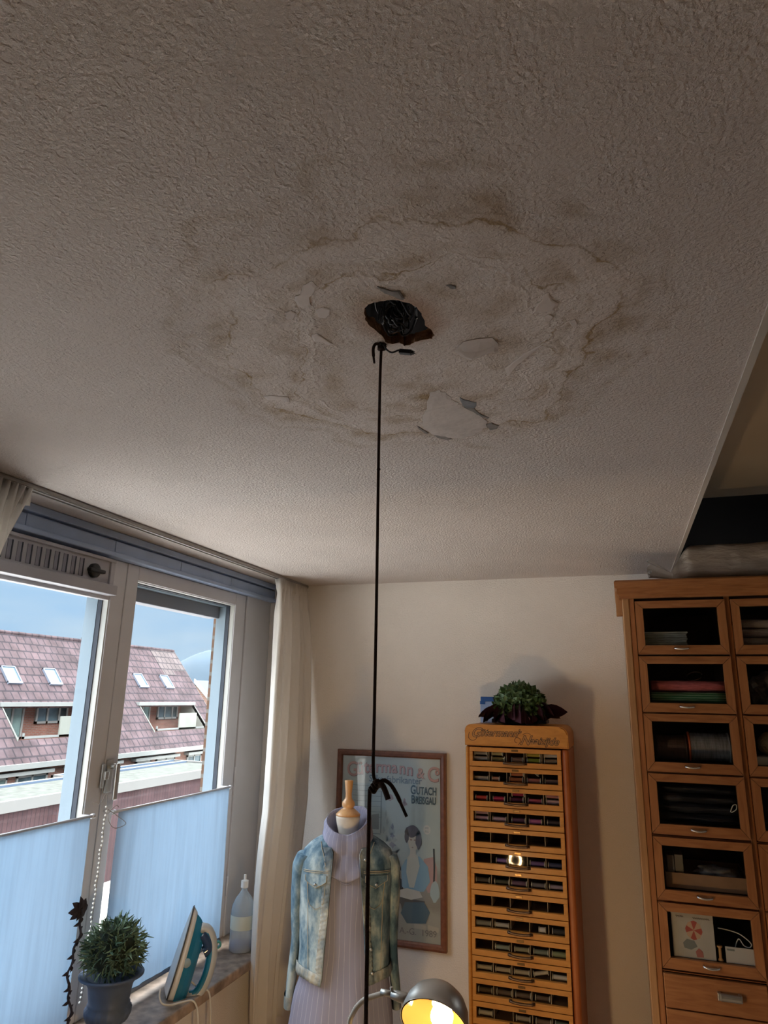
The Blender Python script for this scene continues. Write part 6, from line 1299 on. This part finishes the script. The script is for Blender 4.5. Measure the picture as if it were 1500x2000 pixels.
# row 5: tray with boxes
tr_ = thing('wooden_tray', 'low wooden tray behind the fifth glass flap', 'tray', (0.25, YI+0.12, fl(4)))
bm = bm_new(); box(bm, (0.106, YI-0.01, fl(4)), (0.392, YI-0.004, fl(4)+0.052), 0.001); box(bm, (0.106, YI+0.25, fl(4)), (0.392, YI+0.256, fl(4)+0.052)); box(bm, (0.106, YI-0.004, fl(4)), (0.112, YI+0.25, fl(4)+0.052)); box(bm, (0.386, YI-0.004, fl(4)), (0.392, YI+0.25, fl(4)+0.052)); box(bm, (0.112, YI-0.004, fl(4)), (0.386, YI+0.25, fl(4)+0.006)); obj('tray', bm, mat('tray_wood', (0.33, 0.20, 0.12), 0.6, noise_s=20, noise_a=0.15), tr_)
for k, (xa, xb, hh_) in enumerate(((0.116, 0.140, 0.108), (0.143, 0.172, 0.112))):
    bm = bm_new(); box(bm, (xa, YI+0.004, fl(4)+0.007), (xb, YI+0.09, fl(4)+hh_), 0.001); item('slim_box', 'slim grey box standing in the tray, %s of the two' % ('outer', 'inner')[k], 'box', bm, mat('slim_box_grey_%d' % k, (0.26-0.05*k, 0.24-0.04*k, 0.23-0.04*k), 0.6), 'slim boxes in the tray')
bm = crumple(bm_new(), (0.295, YI+0.05, fl(4)+0.055), (0.072, 0.035, 0.022), 9, 3, 0.5)
for v in bm.verts: v.co.z = max(v.co.z, fl(4)+0.0075); v.co.x = min(0.383, v.co.x); v.co.y = max(v.co.y, YI-0.002)
for v in bm.verts: v.co.z += 0.0
item('plastic_bag', 'shiny clear bag lying in the wooden tray', 'bag', bm, mat('shiny_bag', (0.32, 0.32, 0.34), 0.2, noise_s=14, noise_a=0.9, spec=1.0), smooth=True)
# row 6: pattern booklet, card, cord, wooden spool
bk = thing('pattern_booklet', 'white booklet with a red and cream ball picture behind the sixth glass flap', 'booklet', (0.180, CYF+0.016, fl(5)))
bm = bm_new(); box(bm, (0.112, CYF+0.018, fl(5)+0.001), (0.253, CYF+0.022, fl(5)+0.147), 0.0005); obj('cover', bm, mat('booklet_white', (0.52, 0.50, 0.46), 0.6, noise_s=30, noise_a=0.06), bk)
def bflat(name, P_, m, k=0):
    bm = bm_new(); bm.faces.new([bm.verts.new((x_, CYF+0.0178-k*0.0002, fl(5)+z_)) for x_, z_ in P_]); bmesh.ops.triangulate(bm, faces=bm.faces); obj(name, bm, m, bk)
BR, BCm, BG, BP = mat('booklet_red', (0.46, 0.10, 0.08), 0.6), mat('booklet_cream', (0.60, 0.42, 0.30), 0.6), mat('booklet_grey', (0.22, 0.25, 0.25), 0.6), mat('booklet_pinkred', (0.42, 0.16, 0.14), 0.6)
bc_ = (0.186, 0.092)
for k in range(8):
    a0, a1 = 2*PI*k/8+0.3, 2*PI*(k+1)/8+0.3; bflat('printed_ball', [bc_, (bc_[0]+0.027*math.cos(a0), bc_[1]+0.030*math.sin(a0)), (bc_[0]+0.029*math.cos((a0+a1)/2), bc_[1]+0.032*math.sin((a0+a1)/2)), (bc_[0]+0.027*math.cos(a1), bc_[1]+0.030*math.sin(a1))], BR if k % 2 else BCm, 1)
bflat('printed_shape', [(0.146, 0.048), (0.160, 0.062), (0.185, 0.058), (0.194, 0.040), (0.172, 0.028), (0.150, 0.032)], BG, 1); bflat('printed_shape', [(0.190, 0.006), (0.186, 0.024), (0.198, 0.036), (0.210, 0.026), (0.212, 0.008)], BP, 2)
bm = bm_new(); tube(bm, [(0.128+0.026*i/14, CYF+0.0176, fl(5)+0.134+0.004*math.sin(i*2.2)) for i in range(15)], 0.0007, 4); obj('printed_script', bm, M_LETD, bk)
bm = bm_new(); tube(bm, [(0.185+0.056*i/28, CYF+0.0176, fl(5)+0.132+0.0035*math.sin(i*2.0)) for i in range(29)], 0.0007, 4); obj('printed_script', bm, M_LETD, bk)
cd = thing('white_card', 'white card with small grey print beside the booklet behind the sixth flap', 'card', (0.33, CYF+0.02, fl(5)))
bm = bm_new(); box(bm, (0.285, CYF+0.018, fl(5)+0.001), (0.392, CYF+0.021, fl(5)+0.052)); obj('card', bm, mat('card_white', (0.58, 0.57, 0.56), 0.6), cd)
bm = bm_new(); box(bm, (0.290, CYF+0.0176, fl(5)+0.040), (0.315, CYF+0.018, fl(5)+0.046)); obj('print', bm, BG, cd)
bm = bm_new(); tube(bm, spline([(0.27, YI, fl(5)+0.10), (0.30, YI+0.01, fl(5)+0.095), (0.34, YI, fl(5)+0.088), (0.372, YI-0.01, fl(5)+0.066), (0.368, YI-0.012, fl(5)+0.052), (0.350, YI-0.01, fl(5)+0.055), (0.335, YI, fl(5)+0.072), (0.32, YI+0.02, fl(5)+0.03), (0.31, YI+0.03, fl(5)+0.003)], 6), 0.0020, 6); item('cable', 'pale thin cable curled above the white card', 'cable', bm, M_WHITE, smooth=True)
bm = bm_new(); lathe(bm, [(0.0, 0.0), (0.009, 0.0), (0.009, 0.004), (0.005, 0.008), (0.005, 0.040), (0.009, 0.044), (0.009, 0.048), (0, 0.048)], (0.268, CYF+0.03, fl(5)+0.001), 14); item('wooden_spool', 'small empty wooden spool standing between booklet and card', 'spool', bm, M_TURN, smooth=False)
bm = soft(bm_new(), (0.462, YI, fl(4)), (0.735, YI+0.3, fl(4)+0.08), 0.01, 31); item('folded_fabric', 'brown folded fabric behind the second column fifth flap', 'fabric', bm, mat('brown_fabric', (0.12, 0.07, 0.05), 0.95), 'folded fabrics behind glass', True)

# plastic-wrapped bundle on top of the shop cabinet
pk = thing('wrapped_bundle', 'long beige bundle wrapped in plastic lying on top of the shop cabinet', 'bundle', (0.6, 3.25, 2.338))
bm = bm_new(); rings = []
for k in range(64):
    s = k/63; x_ = 0.222+0.90*s; tpr = min(1, (s/0.07))**0.6 if s < 0.07 else (1 if s < 0.95 else max(0.2, ((1-s)/0.05)**0.5))
    hgt = 0.070+0.088*min(1, s/0.09)*1.0; row = []
    for i in range(40):
        a = 2*PI*i/40; ca, sa = math.cos(a), math.sin(a); sq = lambda c_: math.copysign(abs(c_)**0.45, c_)
        n1 = 1+0.07*noise.noise((x_*9, ca*2.2, sa*2.2))+0.035*noise.noise((x_*30, ca*5, sa*5))
        y_ = 3.255+0.215*sq(ca)*tpr*n1; z_ = 2.340+(hgt*0.5)*(1+sq(sa)*n1)*(0.6+0.4*tpr)
        row.append((x_, y_, max(2.340, z_)))
    rings.append(row)
loft(bm, rings, True, True, True)
obj('body', bm, mat('bundle_beige', (0.34, 0.285, 0.235), 0.42, noise_s=7, noise_a=0.3, bump=0.6, bump_s=14, bdist=0.02, stretch=(1, 1, 3)), pk, smooth=True)
bm = bm_new(); rings = []
for k in range(14):
    s = k/13; x_ = 0.232-0.092*s; w_ = 0.014+0.050*s**1.3; zc = 2.362+0.040*s; th_ = 0.014+0.034*s
    rings.append([(x_+0.010*math.sin(i*1.7)*s, 3.085+w_*math.cos(2*PI*i/24)*(1+0.2*math.sin(i*2.3)*s), max(2.340, zc+0.030*s*math.cos(2*PI*i/24+0.6)+th_*math.sin(2*PI*i/24)*(1+0.3*math.sin(i*3.1)*s))) for i in range(24)])
loft(bm, rings, True); obj('plastic_tail', bm, clear('plastic_film', (0.70, 0.68, 0.66), 0.72, 0.25), pk, smooth=True)
